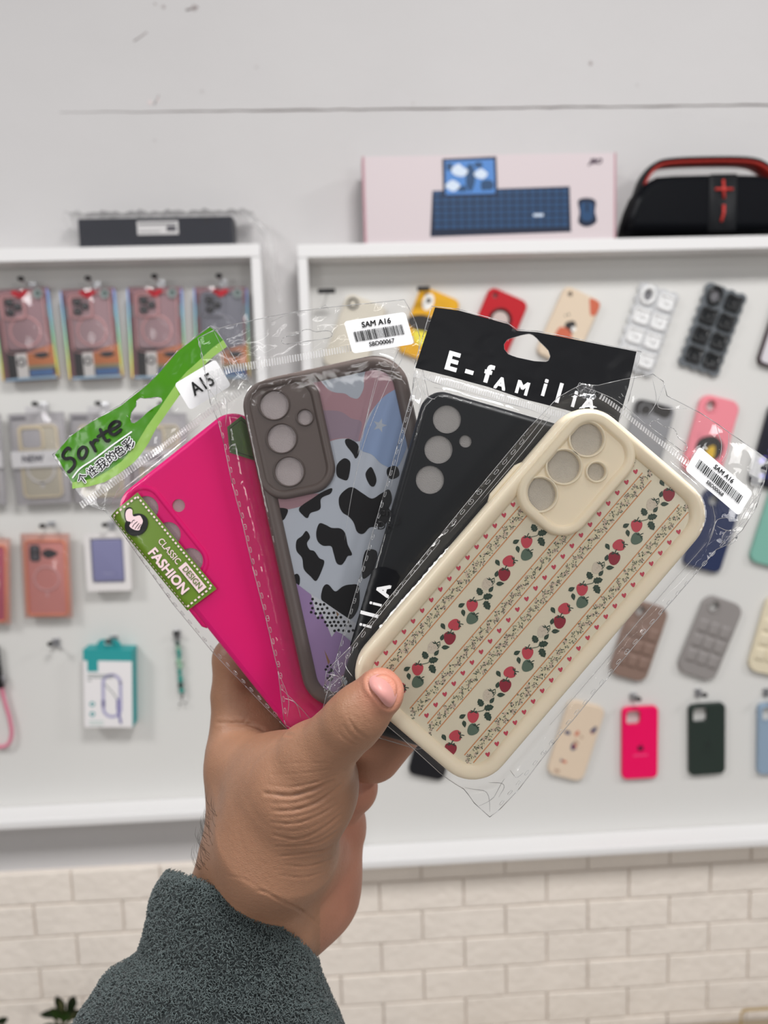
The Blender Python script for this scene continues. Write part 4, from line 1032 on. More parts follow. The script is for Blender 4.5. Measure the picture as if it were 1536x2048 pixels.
for col in (1513.0, 1659.5):
    dc = col-1513
    for k in range(-3, 4):
        tb = -283+168*k
        st = [(1517, tb+16), (1513, tb), (1504, tb-12)]
        if all(inside(*bl(s_+dc, t_)) for s_, t_ in st): b.stroke([bl(s_+dc, t_) for s_, t_ in st], .00035, ZP+.00016, p_leaf2, round_=False)
        # each point measured in the photo: photo offsets from the sprig centre
        def off(dx, dy): return (1513+dc+.7593*dx+.6508*dy, tb+.6508*dx-.7593*dy)
        dleaf(*off(-5, -16), 17, 13, 118, teeth=True); dleaf(*off(12, -6), 20, 13, 12, teeth=True); dleaf(*off(10, 12), 20, 14, -62, teeth=True)
        berry(*off(-20, 11.7), 1.12, -6, p_red); berry(*off(-20, 38), 1.1, -42, p_gr)
        dleaf(*off(-41, 11.5), 15, 9, 28); dleaf(*off(-37.5, 27), 15, 8.5, -78)
        berry(*off(-55, 51), 1.12, -78, p_red); berry(*off(-65, 77), 1.18, -8, p_dark)
        dleaf(*off(-78, 54), 15, 9, -58); dleaf(*off(-80, 76), 14, 8, 72)
        berry(*off(-98, 96), 1.1, -40, p_pale, True); dleaf(*off(-73, 96), 17, 9, 4); dleaf(*off(-91, 107), 15, 8, 52)
        v = [off(-85, 84), off(-84, 92), off(-90, 100)]
        if all(inside(*bl(*q)) for q in v): b.stroke([bl(*q) for q in v], .0003, ZP+.00016, p_leaf2, round_=False)
b.build('printed_back', bcase, 'cream printed back with strawberries, hearts and flower stripes')

beige_out = [(1148, 776), (1168, 766), (1200, 768), (1248, 757), (1312, 745), (1333, 760), (1340, 789), (1407, 823), (1446, 849), (1490, 880), (1545, 918), (1538, 960), (1520, 1015), (1493, 1060), (1462, 1090), (1440, 1100), (1330, 1228), (1223, 1356), (1110, 1493), (1040, 1585), (1003, 1625), (982, 1641), (950, 1612), (928, 1580), (880, 1545), (800, 1470), (740, 1420), (690, 1420), (648, 1372), (652, 1345), (700, 1296), (730, 1256), (805, 1165), (880, 1073), (960, 975), (1060, 855), (1120, 792)]
bagB = Bag(IB, 'clear bag with a curled header around the strawberry striped case', beige_out, slot(IB, 1345, 868, 92, -37.5, k=1.25), BW, BH, BR, .0036, 4.0, amp=.0009)
bagB.seal([(1205, 792), (1232, 812), (1300, 866), (1378, 925), (1400, 942)], .0030)
bagB.embossing([(1455, 1084), (1326, 1226), (1219, 1353), (1106, 1490), (1000, 1618)], seed=2)
bagB.embossing([(1050, 878), (960, 984), (886, 1072), (806, 1170), (735, 1258), (668, 1350)], seed=3)
bagB.folds([[(1105, 815), (1060, 872), (985, 965), (900, 1065)], [(1110, 822), (1045, 905), (960, 1005)], [(880, 1085), (800, 1180), (740, 1255)], [(1170, 770), (1240, 800), (1300, 850)], [(1415, 1085), (1300, 1215), (1200, 1335), (1100, 1450)], [(1420, 1075), (1440, 1040), (1478, 1035)], [(1422, 1010), (1432, 1050), (1418, 1095)], [(1440, 1052), (1470, 1062), (1500, 1040)], [(1310, 755), (1318, 800), (1300, 830)], [(1335, 765), (1322, 812), (1380, 815)], [(1440, 850), (1450, 890), (1445, 920)], [(1465, 862), (1462, 900), (1450, 925)], [(930, 1575), (975, 1590), (982, 1630)], [(975, 1560), (1010, 1575), (1000, 1600)], [(1020, 1540), (1035, 1560), (1050, 1550)], [(960, 1618), (990, 1600), (1010, 1560)], [(652, 1350), (680, 1360), (690, 1400)], [(665, 1335), (690, 1372), (700, 1415)], [(700, 1300), (690, 1330), (705, 1350)], [(1385, 925), (1395, 905), (1410, 900)], [(1350, 905), (1375, 910), (1392, 932)], [(1500, 1040), (1520, 1000), (1536, 960)], [(1485, 1050), (1508, 1010), (1530, 985)]])
bagB.crumple((1176, 782), .0048, .0036, 5); bagB.crumple((672, 1376), .0052, .0060, 6); bagB.crumple((1465, 1075), .0030, .0044, 7, 10, .0016)

def barcode_sticker(bag, corners, code, seed, ang_pts, name='barcode_sticker'):
    it = bag.it; P = it.P(corners); rr_ = random.Random(seed)
    o = Vector(P[3]); ex = Vector(P[2])-o; ey = Vector(P[0])-o
    def q(u, v): p = o+ex*u+ey*v; return (p.x, p.y)
    w_, h_ = ex.length, ey.length; rad = .0016
    ol = [q(x/w_+.5, y/h_+.5) for x, y in rrect(w_, h_, rad, 5)]
    zt = max(bag.zf(x, y) for x, y in [q(u/6, v/4) for u in range(7) for v in range(5)]); zf = lambda x, y: zt+.00012*math.sin(x*160+y*90)
    b = MB(); sheet_mesh(b, ol, [], zf, .0022, paper, .0002); a = math.atan2(ex.y, ex.x)
    b.text('SAM A16', *q(.5, .80), .0005, h_*.23, inkb, a, .014, zf=zf)
    x = .10
    while x < .90:
        wd = rr_.choice((.006, .006, .011, .016)); 
        c4 = [q(x, .33), q(min(x+wd, .9), .33), q(min(x+wd, .9), .64), q(x, .64)]
        b.add([(X, Y, zf(X, Y)+.0005) for X, Y in c4], [(0, 1, 2, 3)], inkb); x += wd+rr_.choice((.006, .009, .013))
    b.text(code, *q(.5, .19), .0005, h_*.18, inkb, a, .011, zf=zf)
    b.build(name, bag.root, 'white barcode sticker')
barcode_sticker(bagB, [(1396, 893), (1506, 977), (1474, 1032), (1367, 940)], 'SBD00068', 3, None)

# ---------- black case, black header
IK = Item(.345, 16.0, 821, 1119)              # centre found from its edges
IK = Item(.345, 16.0, (.9613*1204.5+.2756*(-856.5)), (.2756*1204.5+.9613*856.5))
KW, KH, KR = 343*IK.k, 703*IK.k, .0105
blackc = M('black_silicone', '#14171c', .36, .3, bump=(500, .03, .001)); linerk = M('grey_liner', '#bfbab7', .3, .7, bump=(2400, 1.0, .0005))
kcase, b = make_case(IK, KW, KH, KR, 'plain glossy black phone case between the cow print and cream cases', blackc, .0034, 0.0)
hK = [(*IK.L(894, 838.5), 28.3*IK.k), (*IK.L(877, 899), 28.3*IK.k), (*IK.L(860, 959.5), 28.3*IK.k), (*IK.L(931, 882.5), 12.5*IK.k)]
b.fill([rrect(KW-2*.0034, KH-2*.0034, KR-.0034, 10)]+[circ(x, y, q, 32) for x, y, q in hK], 0.0, blackc)
for x, y, q in hK: b.lathe([(q, 0), (q, -.0014)], blackc, 32, x, y)
b.build('shell', kcase)
b = MB()
for x, y, q in hK: b.disc(x, y, q+.0003, -.0012, linerk, 28)
b.build('clear_liner', kcase, 'glittery grey liner showing in the lens holes')
black_out = [(864, 608), (919, 614), (1017, 641), (1037, 655), (1078, 658), (1150, 672), (1288, 700), (1262, 800), (1238, 850), (1180, 1060), (1120, 1260), (1065, 1462), (960, 1470), (835, 1497), (757, 1474), (655, 1448), (640, 1440), (654, 1385), (675, 1309), (718, 1160), (764, 1000), (795, 890), (826, 775), (830, 725), (846, 670)]
khole = [(680, 310), (700, 282), (760, 262), (800, 252), (830, 247), (852, 254), (872, 270), (900, 300), (945, 345), (958, 380), (948, 408), (930, 416), (860, 412), (760, 390), (705, 370), (682, 340)]
khole = [(780+x*.3385, 580+y*.3385) for x, y in khole]
bagK = Bag(IK, 'clear bag with black printed header around the plain black case', black_out, khole, KW, KH, KR, .0014, 8.0, amp=.0004)
headk = M('header_black', '#07080d', .3, .3); white_ink = M('ink_white_print', '#eeeef0', .35)
b = MB(); sheet_mesh(b, IK.P([(871, 611), (919, 617), (1017, 644), (1037, 658), (1078, 661), (1150, 675), (1278, 700), (1262, 770), (1240, 846), (1180, 830), (1117, 813), (1050, 796), (980, 772), (900, 750), (831, 733), (848, 680)]), [IK.P(khole)], bagK.zf, .0022, headk, .0003)
hz = lambda x, y: bagK.zf(x, y)
LT = [('E', 905, 722, 42, 1.0), ('-', 941, 738, 40, 1.1), ('f', 977, 747, 40, 1.0), ('A', 1003, 766, 27, 1.0), ('M', 1047, 775, 29, 1.0), ('i', 1092, 774, 42, 1.0), ('l', 1121, 786, 46, 1.0), ('i', 1152, 797, 40, 1.0), ('A', 1181, 806, 28, 1.0)]
for ch, px, py, sz, sx in LT:
    x, y = IK.L(px, py); b.text(ch, x, y, .0008, sz*IK.k*1.22, white_ink, 0.0, .016 if ch in 'il' else .028, zf=hz, sx=sx)
b.build('printed_header', bagK.root, 'black header with large white lettering and hang hole')
bagK.seal([(832, 745), (900, 764), (980, 786), (1050, 808), (1122, 828), (1240, 866)], .0034, .0011)
# second print near the bottom, read along the bag
b = MB(); lab = [(744, 1141), (756, 1133), (772, 1134), (792, 1141), (800, 1153), (790, 1178), (760, 1240), (720, 1300), (700, 1290), (712, 1250), (728, 1195)]
sheet_mesh(b, IK.P(lab), [], bagK.zf, .0024, headk, .0003)
for ch, px, py, sz in (('A', 768, 1180, 30), ('i', 752, 1207, 30), ('l', 741, 1228, 42), ('i', 732, 1250, 30)):
    x, y = IK.L(px, py); b.text(ch, x, y, .0007, sz*IK.k*1.2, white_ink, math.radians(92), .016 if ch in 'il' else .026, zf=hz)
b.build('printed_label', bagK.root, 'black printed label with white sideways letters')
b = MB()
for px, py, tx in ((771, 1024, 'on'), (769, 1052, 'DE')): x, y = IK.L(px, py); b.text(tx, x, y, .0006, 24*IK.k, inkb, math.radians(15), .005, zf=hz)
b.stroke([IK.L(*p) for p in ((799, 1034), (800, 1042), (796, 1048), (790, 1050))], .0006, .0006, inkb, zf=hz); b.build('small_print', bagK.root, 'small black letters on the clear film')
bagK.embossing([(826, 790), (795, 900), (767, 1000), (721, 1160), (678, 1309), (655, 1390)], seed=4, pitch=.0052, ln=.0026, wd=.0004)
bagK.folds([[(830, 745), (842, 790), (836, 830)], [(845, 752), (850, 790), (870, 800)], [(832, 740), (826, 780), (812, 830)], [(868, 775), (960, 795), (1050, 815), (1100, 838)], [(838, 760), (828, 800), (800, 900), (780, 980)], [(1078, 660), (1090, 680), (1100, 694)], [(1037, 657), (1022, 672), (1018, 680)], [(842, 745), (872, 765), (930, 782)]])

# ---------- brown case with cow print
IW = Item(.361, -12.3, .977*468-.213*(-1189)*-1*-1, 0)
sW, tW = 468.0, -1189.0                       # centre: across / along
IW = Item(.361, -12.3, .977*sW+(-.213)*tW, -.213*sW+(-.977)*tW)
WW, WH, WR = 336*IW.k, 676*IW.k, .017
brown = M('brown_silicone', '#6c5f5a', .42, .45); linerw = M('pinkish_liner', '#d0c4c4', .28, .7, bump=(2400, 1.0, .0005))
wcase, b = make_case(IW, WW, WH, WR, 'taupe rimmed phone case with cow print and pastel camouflage back', brown, .0074, .0017)
b.build('shell', wcase)
hW = [(*IW.L(549, 810.5), 28.5*IW.k), (*IW.L(564, 877), 28.5*IW.k), (*IW.L(579, 943), 28.5*IW.k), (*IW.L(610.5, 835), 15*IW.k)]
def wl(s_, t_): return ((s_-sW)*IW.k, (t_-tW)*IW.k)
i0, i1 = IW.L(489, 765), IW.L(668, 985)
cx, cy = IW.L(578.5, 874); 
island(IW, wcase, brown, cx, cy, 154*IW.k, 240*IW.k, .0125, hW, -.001, .0038, .0026, .0010, .0007, linerw)
b = MB(); ZW = -.0010; cowbase = M('print_cowwhite', '#c8ced8', .35, .2); k_m = M('print_mauve', '#b48d95', .35, .2); k_g = M('print_greyblue', '#b8c0ca', .35, .2); k_p = M('print_purplegrey', '#9f8b99', .35, .2); k_b = M('print_skyblue', '#97acd0', .35, .2); k_k = M('print_cowblack', '#151316', .35, .15); k_l = M('print_lilac', '#a68ab8', .35, .2); k_w = M('print_dotwhite', '#d6d9de', .35, .2); k_o = M('print_ochre', '#97714f', .35)
wx, wy = WW/2-.0068, WH/2-.0068; pan = rrect(2*wx, 2*wy, .0105, 8); b.fill([pan], ZW, cowbase)
def clip_panel(poly):
    """keep the part of a printed patch that lies on the panel"""
    out = poly; m = len(pan)
    for k in range(m):
        (ax_, ay_), (bx_, by_) = pan[k], pan[(k+1) % m]
        if abs(ax_-bx_)+abs(ay_-by_) < 1e-9: continue
        side = lambda p: (bx_-ax_)*(p[1]-ay_)-(by_-ay_)*(p[0]-ax_)
        res = []
        for q in range(len(out)):
            a, c = out[q], out[(q+1) % len(out)]; sa_, sc_ = side(a), side(c)
            if sa_ >= 0: res.append(a)
            if (sa_ >= 0) != (sc_ >= 0): t = sa_/(sa_-sc_); res.append((a[0]+(c[0]-a[0])*t, a[1]+(c[1]-a[1])*t))
        out = res
        if not out: return []
    return out
def A6(l): return [(460+.2604*x, 560+.2604*y) for x, y in l]
def S3(l): return [(480+.2474*x, 1000+.2474*y) for x, y in l]
def blob(px, z, mat, sm=True):
    pl = IW.P(px); pl = spline(pl, 5) if sm else pl
    q = clip_panel([tuple(p) for p in pl]); out = []
    for p in q:
        if not out or abs(p[0]-out[-1][0])+abs(p[1]-out[-1][1]) > 2e-6: out.append(p)
    if len(out) > 2: b.fill([out], ZW+z, mat)
blob(A6([(300, 700), (620, 700), (1000, 640), (1250, 640), (1420, 700), (1420, 800), (1300, 830), (1200, 880), (1120, 960), (1050, 1070), (1010, 1230), (900, 1215), (790, 1230), (600, 1300), (400, 1300)]), .00006, k_m)
blob(A6([(690, 730), (850, 660), (1030, 640), (1027, 760), (1025, 830), (985, 905), (930, 900), (880, 870), (800, 860), (735, 820)]), .0001, k_g)
blob(A6([(600, 1020), (735, 1000), (850, 1010), (930, 1060), (1010, 1090), (990, 1200), (975, 1240), (900, 1210), (790, 1220), (650, 1250)]), .0001, k_p)
blob(A6([(1400, 800), (1420, 1050), (1300, 1420), (1180, 1420), (1090, 1340), (1000, 1300), (1015, 1200), (1060, 1080), (1130, 950), (1230, 860)]), .0001, k_b)
sx, sy = 460+.2604*1150, 560+.2604*1115
b.fill([IW.P([(sx+(15 if k % 2 == 0 else 6)*math.sin(k*PI/5+.3), sy-(15 if k % 2 == 0 else 6)*math.cos(k*PI/5+.3)) for k in range(10)])], ZW+.00014, k_g)
blob(A6([(300, 1600), (500, 1650), (680, 1640), (630, 1690), (520, 1745), (360, 1765), (290, 1700)]), .0001, k_m)
COW = [A6([(885, 1225), (920, 1220), (980, 1260), (990, 1330), (965, 1370), (940, 1330), (890, 1265)]), A6([(820, 1420), (870, 1370), (910, 1380), (925, 1420), (905, 1530), (860, 1530), (820, 1500)]), A6([(1040, 1490), (1080, 1435), (1110, 1480), (1125, 1540), (1105, 1585), (1070, 1570)]),
 [(679, 992), (694, 977), (707, 975), (726, 987), (744, 997), (762, 987), (778, 979), (784, 998), (777, 1018), (762, 1040), (757, 1053), (740, 1055), (729, 1066), (721, 1068), (713, 1062), (707, 1045), (697, 1033), (685, 1025), (678, 1010)],
 [(598, 1016), (627, 995), (642, 985), (663, 976), (661, 987), (642, 997), (640, 1018), (621, 1026), (615, 1036), (606, 1031)], A6([(340, 1760), (440, 1760), (420, 1830), (390, 1850), (340, 1860)]), A6([(1215, 1440), (1280, 1430), (1300, 1500), (1240, 1530), (1205, 1490)]),
 S3([(640, 190), (690, 200), (740, 225), (810, 230), (850, 270), (870, 360), (905, 440), (870, 455), (850, 490), (820, 525), (780, 510), (755, 430), (735, 375), (670, 370), (625, 330), (615, 260)]),
 S3([(535, 250), (565, 300), (540, 350), (560, 400), (600, 415), (640, 470), (680, 495), (660, 570), (615, 655), (570, 620), (515, 560), (500, 470), (455, 410), (455, 330), (500, 290)]),
 S3([(425, 620), (460, 597), (482, 630), (475, 690), (430, 670)]), S3([(690, 685), (720, 690), (770, 740), (830, 700), (890, 685), (960, 700), (960, 860), (905, 960), (850, 950), (780, 900), (700, 840), (655, 800), (665, 720)]), S3([(340, 335), (370, 345), (386, 400), (380, 440), (345, 440)]), S3([(1030, 400), (1100, 410), (1110, 470), (1090, 560), (1000, 640), (985, 560), (1000, 450)]), S3([(1120, 60), (1180, 40), (1220, 120), (1150, 220), (1100, 180)])]
for l in COW: blob(l, .00014, k_k)
blob(S3([(560, 755), (660, 815), (860, 950), (1000, 1040), (980, 1180), (820, 1080), (740, 1120), (690, 1000), (655, 930), (620, 970), (580, 850)]), .00018, k_w, False)
rs = random.Random(5)
for gy in range(10):
    for gx in range(14):
        X, Y = 570+gx*38+(19 if gy % 2 else 0)+rs.uniform(-6, 6), 770+gy*36+rs.uniform(-6, 6)
        ok = (Y > 770+(X-575)*.62+8) and Y < 1080 and (Y < 900+ (X-560)*.9)
        if ok and X < 930: x, y = IW.L(480+.2474*X, 1000+.2474*Y); b.disc(x, y, 2.9*IW.k, ZW+.00022, k_k, 10)
blob(S3([(300, 600), (440, 665), (575, 768), (600, 880), (620, 960), (655, 905), (690, 985), (740, 1110), (775, 1060), (830, 1090), (960, 1200), (980, 1500), (900, 1800), (500, 1800)]), .0002, k_l, False)
blob(S3([(680, 1212), (727, 1310), (712, 1335)]), .00024, k_o, False); blob(S3([(775, 900), (800, 925), (785, 945)]), .00024, k_o, False)
for k in range(16): x, y = IW.L(480+.2474*(690+rs.uniform(0, 60)), 1000+.2474*(1310+rs.uniform(0, 250))); b.disc(x, y, 2.6*IW.k, ZW+.00024, k_k, 9)
b.build('printed_back', wcase, 'cow print back with mauve, blue and lilac patches')

brown_out = [(392, 673), (425, 656), (460, 646), (538, 629), (600, 618), (650, 611), (740, 602), (809, 595), (819, 612), (832, 640), (840, 669), (838, 700), (860, 800), (905, 990), (950, 1190), (985, 1340), (960, 1405), (700, 1460), (640, 1462), (590, 1466), (570, 1456), (566, 1445), (554, 1346), (529, 1237), (502, 1133), (480, 1037), (461, 966), (445, 888), (433, 841), (417, 804), (399, 700)]
bagW = Bag(IW, 'clear bag with a clear header and barcode around the cow print case', brown_out, slot(IW, 612, 669, 104, 8.5, k=1.0), WW, WH, WR, .0036, 15.0, amp=.0007)
bagW.seal([(418, 748), (460, 735), (560, 719), (700, 695), (760, 685), (832, 676)], .0038)
bagW.embossing([(395, 680), (404, 730), (422, 810), (438, 850), (466, 968), (484, 1037), (506, 1133), (533, 1237), (558, 1346), (571, 1445)], seed=6)
bagW.folds([[(762, 738), (742, 810), (722, 880), (716, 910)], [(790, 738), (758, 810), (728, 890), (705, 985), (690, 1080)], [(752, 760), (735, 830), (720, 905)], [(800, 690), (790, 720), (782, 745)], [(812, 690), (800, 728), (790, 742)], [(425, 660), (470, 745), (500, 760)], [(540, 640), (575, 625), (610, 620)], [(400, 760), (425, 790), (440, 830)], [(640, 612), (650, 606), (656, 615)], [(420, 720), (440, 700), (445, 735)], [(415, 745), (430, 765), (428, 800)], [(432, 770), (450, 800), (448, 850)], [(555, 1350), (575, 1400), (572, 1440)], [(566, 1400), (590, 1410), (600, 1440)], [(560, 1380), (600, 1420), (630, 1455)]])
barcode_sticker(bagW, [(688, 645), (811, 628), (828, 690), (706, 709)], 'SBD00067', 8, None)

# ---------- hot pink case, green header
sP, tP = -296.0, -1257.0
IP = Item(.3755, -38.5, .7826*sP+(-.6225)*tP, -.6225*sP+(-.7826)*tP)
PW, PH, PR = 330*IP.k, 670*IP.k, .0135
pink = M('hot_pink_silicone', '#ff0088', .42, .18); linerp = M('pale_liner', '#cdbabd', .3, .6, bump=(2400, 1.0, .0005))
pcase, b = make_case(IP, PW, PH, PR, 'hot pink phone case leaning left at the back of the fan', pink, .0034, 0.0)
hP = [(*IP.L(292, 1017), 25*IP.k), (*IP.L(336.5, 1069), 25*IP.k), (*IP.L(381, 1121), 25*IP.k), (*IP.L(357, 1011), 13*IP.k)]
b.fill([rrect(PW-2*.0034, PH-2*.0034, PR-.0034, 10)]+[circ(x, y, q, 32) for x, y, q in hP], 0.0, pink)
for x, y, q in hP: b.lathe([(q, 0), (q, -.0014)], pink, 32, x, y)
b.build('shell', pcase)
b = MB()
for x, y, q in hP: b.disc(x, y, q+.0003, -.0012, linerp, 28)
b.build('clear_liner', pcase, 'pale liner showing in the lens holes')
cx, cy = IP.L(333, 1067); b = MB()
rw, rh = 69*IP.k, 214*IP.k; R = []
for i, z in ((-.0016, -.0002), (-.0010, .0006), (-.0002, .0009), (.0008, .0006), (.0014, -.0002)): R.append([(x, y, z) for x, y in rrect(rw-2*i, rh-2*i, .0105-i, 9, cx, cy)])
b.rings(R, pink); b.build('camera_rim', pcase)
p0, p1 = IP.L(383, 1222), IP.L(404, 1252); b = MB()
b.tube([(-PW/2+.0004, p0[1]+.02, -.004), (-PW/2-.0004, p0[1]+.017, -.004), (-PW/2-.0004, p1[1], -.004), (-PW/2+.0004, p1[1]-.002, -.004)], [.001, .0016, .0016, .001], pink, 8); b.build('side_button', pcase)

pink_out = [(98, 908), (112, 898), (134, 869), (180, 838), (238, 806), (265, 784), (290, 765), (312, 742), (352, 697), (389, 668), (418, 648), (428, 654), (458, 700), (484, 745), (560, 850), (660, 985), (770, 1110), (880, 1230), (960, 1320), (870, 1420), (760, 1490), (660, 1545), (625, 1500), (585, 1466), (560, 1441), (490, 1372), (423, 1307), (343, 1211), (285, 1128), (232, 1050), (205, 1022), (172, 1010), (142, 975), (118, 940)]
phole = [(710, 785), (722, 735), (755, 690), (762, 640), (790, 618), (830, 625), (880, 620), (930, 612), (965, 620), (975, 645), (960, 668), (905, 700), (850, 740), (815, 775), (780, 805), (745, 828), (718, 822)]
phole = [(80+x*.2474, 640+y*.2474) for x, y in phole]
bagP = Bag(IP, 'clear bag with wavy green printed header around the hot pink case', pink_out, phole, PW, PH, PR, .0017, 23.0, amp=.0006)
green = M('header_green', '#3f8206', .26, .3, coat=.15); lime = M('header_lime', '#8db554', .3, .3, coat=.1); Z8 = lambda l: [(80+x*.2474, 640+y*.2474) for x, y in l]
top = [(104, 908), (134, 872), (180, 841), (238, 809), (266, 787), (291, 767), (312, 746), (352, 700), (389, 671), (417, 651), (425, 656)]
low_d = Z8([(1470, 150), (1380, 215), (1290, 300), (1180, 400), (1110, 475), (1050, 560), (990, 650), (930, 740), (850, 850), (760, 1000), (640, 1140), (540, 1210), (450, 1260), (340, 1295), (235, 1310)])
low_l = Z8([(240, 1362), (370, 1345), (500, 1310), (620, 1240), (740, 1150), (800, 1080), (860, 990), (930, 860), (990, 775), (1050, 690), (1110, 605), (1180, 520), (1240, 440), (1300, 370), (1390, 285), (1500, 205)])
b = MB(); sheet_mesh(b, IP.P(top+low_d), [IP.P(phole)], bagP.zf, .0022, green, .0003)
sheet_mesh(b, IP.P(list(reversed(low_d))[0:1]+low_l+list(low_d)[:-1]), [], bagP.zf, .0024, lime, .00028)
pz = bagP.zf
def pen(pts, wpx, mat, dz=.0009, z8=True):
    q = Z8(pts) if z8 else pts; c = curve_open([(*IP.L(*p), 0) for p in q], 5) if len(q) > 2 else [Vector((*IP.L(*p), 0)) for p in q]
    b.stroke([(p.x, p.y) for p in c], wpx*IP.k, dz, mat, zf=pz)
for l in ([(222, 1040), (205, 1030), (178, 1060), (165, 1095), (185, 1118), (225, 1112), (255, 1130), (262, 1165), (240, 1200), (212, 1226)], [(330, 1022), (300, 1045), (292, 1085), (310, 1115), (340, 1105), (360, 1060), (350, 1030), (328, 1022)], [(392, 985), (412, 1015), (432, 1055)], [(408, 1010), (412, 985), (430, 966), (450, 968)], [(470, 880), (488, 920), (505, 955), (525, 975), (545, 966)], [(452, 938), (488, 915), (522, 893)], [(549, 883), (594, 864), (629, 838), (619, 817), (581, 820), (546, 858), (546, 900), (583, 921), (638, 883)]): pen(l, 6.4, inkb)
pen([(245, 1272), (310, 1195), (430, 1115), (560, 1015), (725, 900)], 3.0, white_ink)
sizes = [('个', 330, 1285, 20), ('性', 408, 1225, 20), ('我', 487, 1168, 22), ('的', 562, 1108, 21), ('色', 632, 1062, 21), ('彩', 706, 1003, 22)]
an = math.radians(3)
for ch, X, Y, sz in sizes:
    x, y = IP.L(80+X*.2474, 640+Y*.2474)
    for k in range(8): b.text(ch, x+1.6*IP.k*math.cos(k*PI/4), y+1.6*IP.k*math.sin(k*PI/4), .00085+k*4e-6, sz*IP.k*1.08, white_ink, -an, .012, zf=pz)
    b.text(ch, x, y, .00098, sz*IP.k*1.08, inkb, -an, .01, zf=pz)
b.build('printed_header', bagP.root, 'wavy green header with black script and Chinese characters')
bagP.seal([(158, 1010), (225, 962), (300, 908), (379, 851), (440, 806), (480, 778)], .0036, .0014)
b = MB(); sheet_mesh(b, IP.P([(220, 1032), (278, 985), (435, 1177), (376, 1221)]), [], bagP.zf, .0026, M('label_olive', '#5f7d1e', .3, coat=.3), .0004)
o = Vector(IP.L(220, 1032)); ex = Vector(IP.L(376, 1221))-o; ey = Vector(IP.L(278, 985))-o
def g(u, v): p = o+ex*u+ey*v; return (p.x, p.y)
a = math.atan2(ex.y, ex.x); blush = M('ink_blush', '#ecd0d4', .4)
lw, lh = ex.length, ey.length
for u0, v0, u1, v1 in ((.02, .06, .98, .06), (.02, .93, .98, .93), (.025, .06, .025, .93), (.975, .06, .975, .93)):
    n_ = int(math.hypot((u1-u0)*lw, (v1-v0)*lh)/.0021)
    thin = v0 == v1 == .06
    for k in range(n_):
        p = g(u0+(u1-u0)*(k+.2)/n_, v0+(v1-v0)*(k+.2)/n_); q = g(u0+(u1-u0)*(k+.72)/n_, v0+(v1-v0)*(k+.72)/n_); b.stroke([p, q], .0004 if thin else .0009, .0009, blush, zf=pz, round_=False)
b.text('FASHION', *g(.655, .30), .0010, lh*.36, blush, a, .02, zf=pz, sx=.98); b.text('CLASSIC', *g(.535, .66), .0010, lh*.24, blush, a, .004, zf=pz, sx=.92)
q4 = [g(.685, .56), g(.95, .56), g(.95, .82), g(.685, .82)]; b.add([(x, y, .0010+pz(x, y)) for x, y in q4], [(0, 1, 2, 3)], blush)
b.text('DESIGN', *g(.818, .69), .0013, lh*.22, M('ink_olive', '#54701c', .4), a, .006, zf=pz, sx=.92)
Z2 = lambda l: [(200+x*.2083, 960+y*.2083) for x, y in l]
c = IP.L(*Z2([(366, 428)])[0]); b.disc(c[0], c[1], 24.5*IP.k, .0009, inkb, 28, zf=pz, ry=21*IP.k, ang=IP.ang((366, 428), (430, 380)))
thumb = Z2([(270, 380), (262, 330), (275, 290), (305, 275), (328, 290), (330, 330), (345, 350), (395, 340), (415, 360), (428, 400), (405, 450), (395, 480), (360, 480), (325, 465), (300, 440), (315, 405), (285, 395)])
bo = [(x, y) for x, y in thumb]; mx = sum(p[0] for p in bo)/len(bo); my = sum(p[1] for p in bo)/len(bo)
b.fill([spline(IP.P([(mx+(x-mx)*1.14, my+(y-my)*1.14) for x, y in bo]), 4)], .00096, inkb, zf=pz); b.fill([spline(IP.P(bo), 4)], .00102, blush, zf=pz)
for l in ([(330, 450), (345, 425), (375, 400)], [(355, 465), (372, 440), (392, 415)], [(380, 470), (395, 445), (410, 425)], [(322, 410), (335, 388), (350, 385)]): pen(Z2(l), 1.3, inkb, .0011, False)
b.build('printed_label', bagP.root, 'green label reading CLASSIC FASHION DESIGN')
b = MB(); sheet_mesh(b, IP.P([(456, 855), (484, 833), (512, 858), (524, 926), (461, 906)]), [], bagP.zf, .0024, M('label_moss', '#48622f', .3, coat=.3), .0004)
for pts in (((461, 858), (484, 841), (505, 858)), ((461, 862), (465, 900)), ((470, 903), (515, 918))): b.stroke([IP.L(*p) for p in pts], .0003, .0006, inkb, zf=pz, round_=False)
b.build('side_label', bagP.root, 'dark green label edge behind the taupe case')
# A15 sticker
P = [(345, 766), (431, 720), (460, 769), (377, 819)]; o = Vector(IP.L(*P[3])); ex = Vector(IP.L(*P[2]))-o; ey = Vector(IP.L(*P[0]))-o
b = MB(); w_, h_ = ex.length, ey.length; ol = [(o+ex*(x/w_+.5)+ey*(y/h_+.5)) for x, y in rrect(w_, h_, .0018, 5)]
zt = max(pz(*(o+ex*(u/4)+ey*(v/4))) for u in range(5) for v in range(5)); zs = lambda x, y: zt
sheet_mesh(b, [(p.x, p.y) for p in ol], [], zs, .0022, paper, .0003); p = o+ex*.5+ey*.5
b.text('A15', p.x, p.y, .0007, h_*.62, inkb, math.atan2(ex.y, ex.x), .008, zf=zs, sx=.78); b.build('size_sticker', bagP.root, 'small white size sticker')
bagP.embossing([(240, 1056), (290, 1130), (348, 1210), (428, 1302), (494, 1368), (562, 1436)], seed=8, wd=.00045)
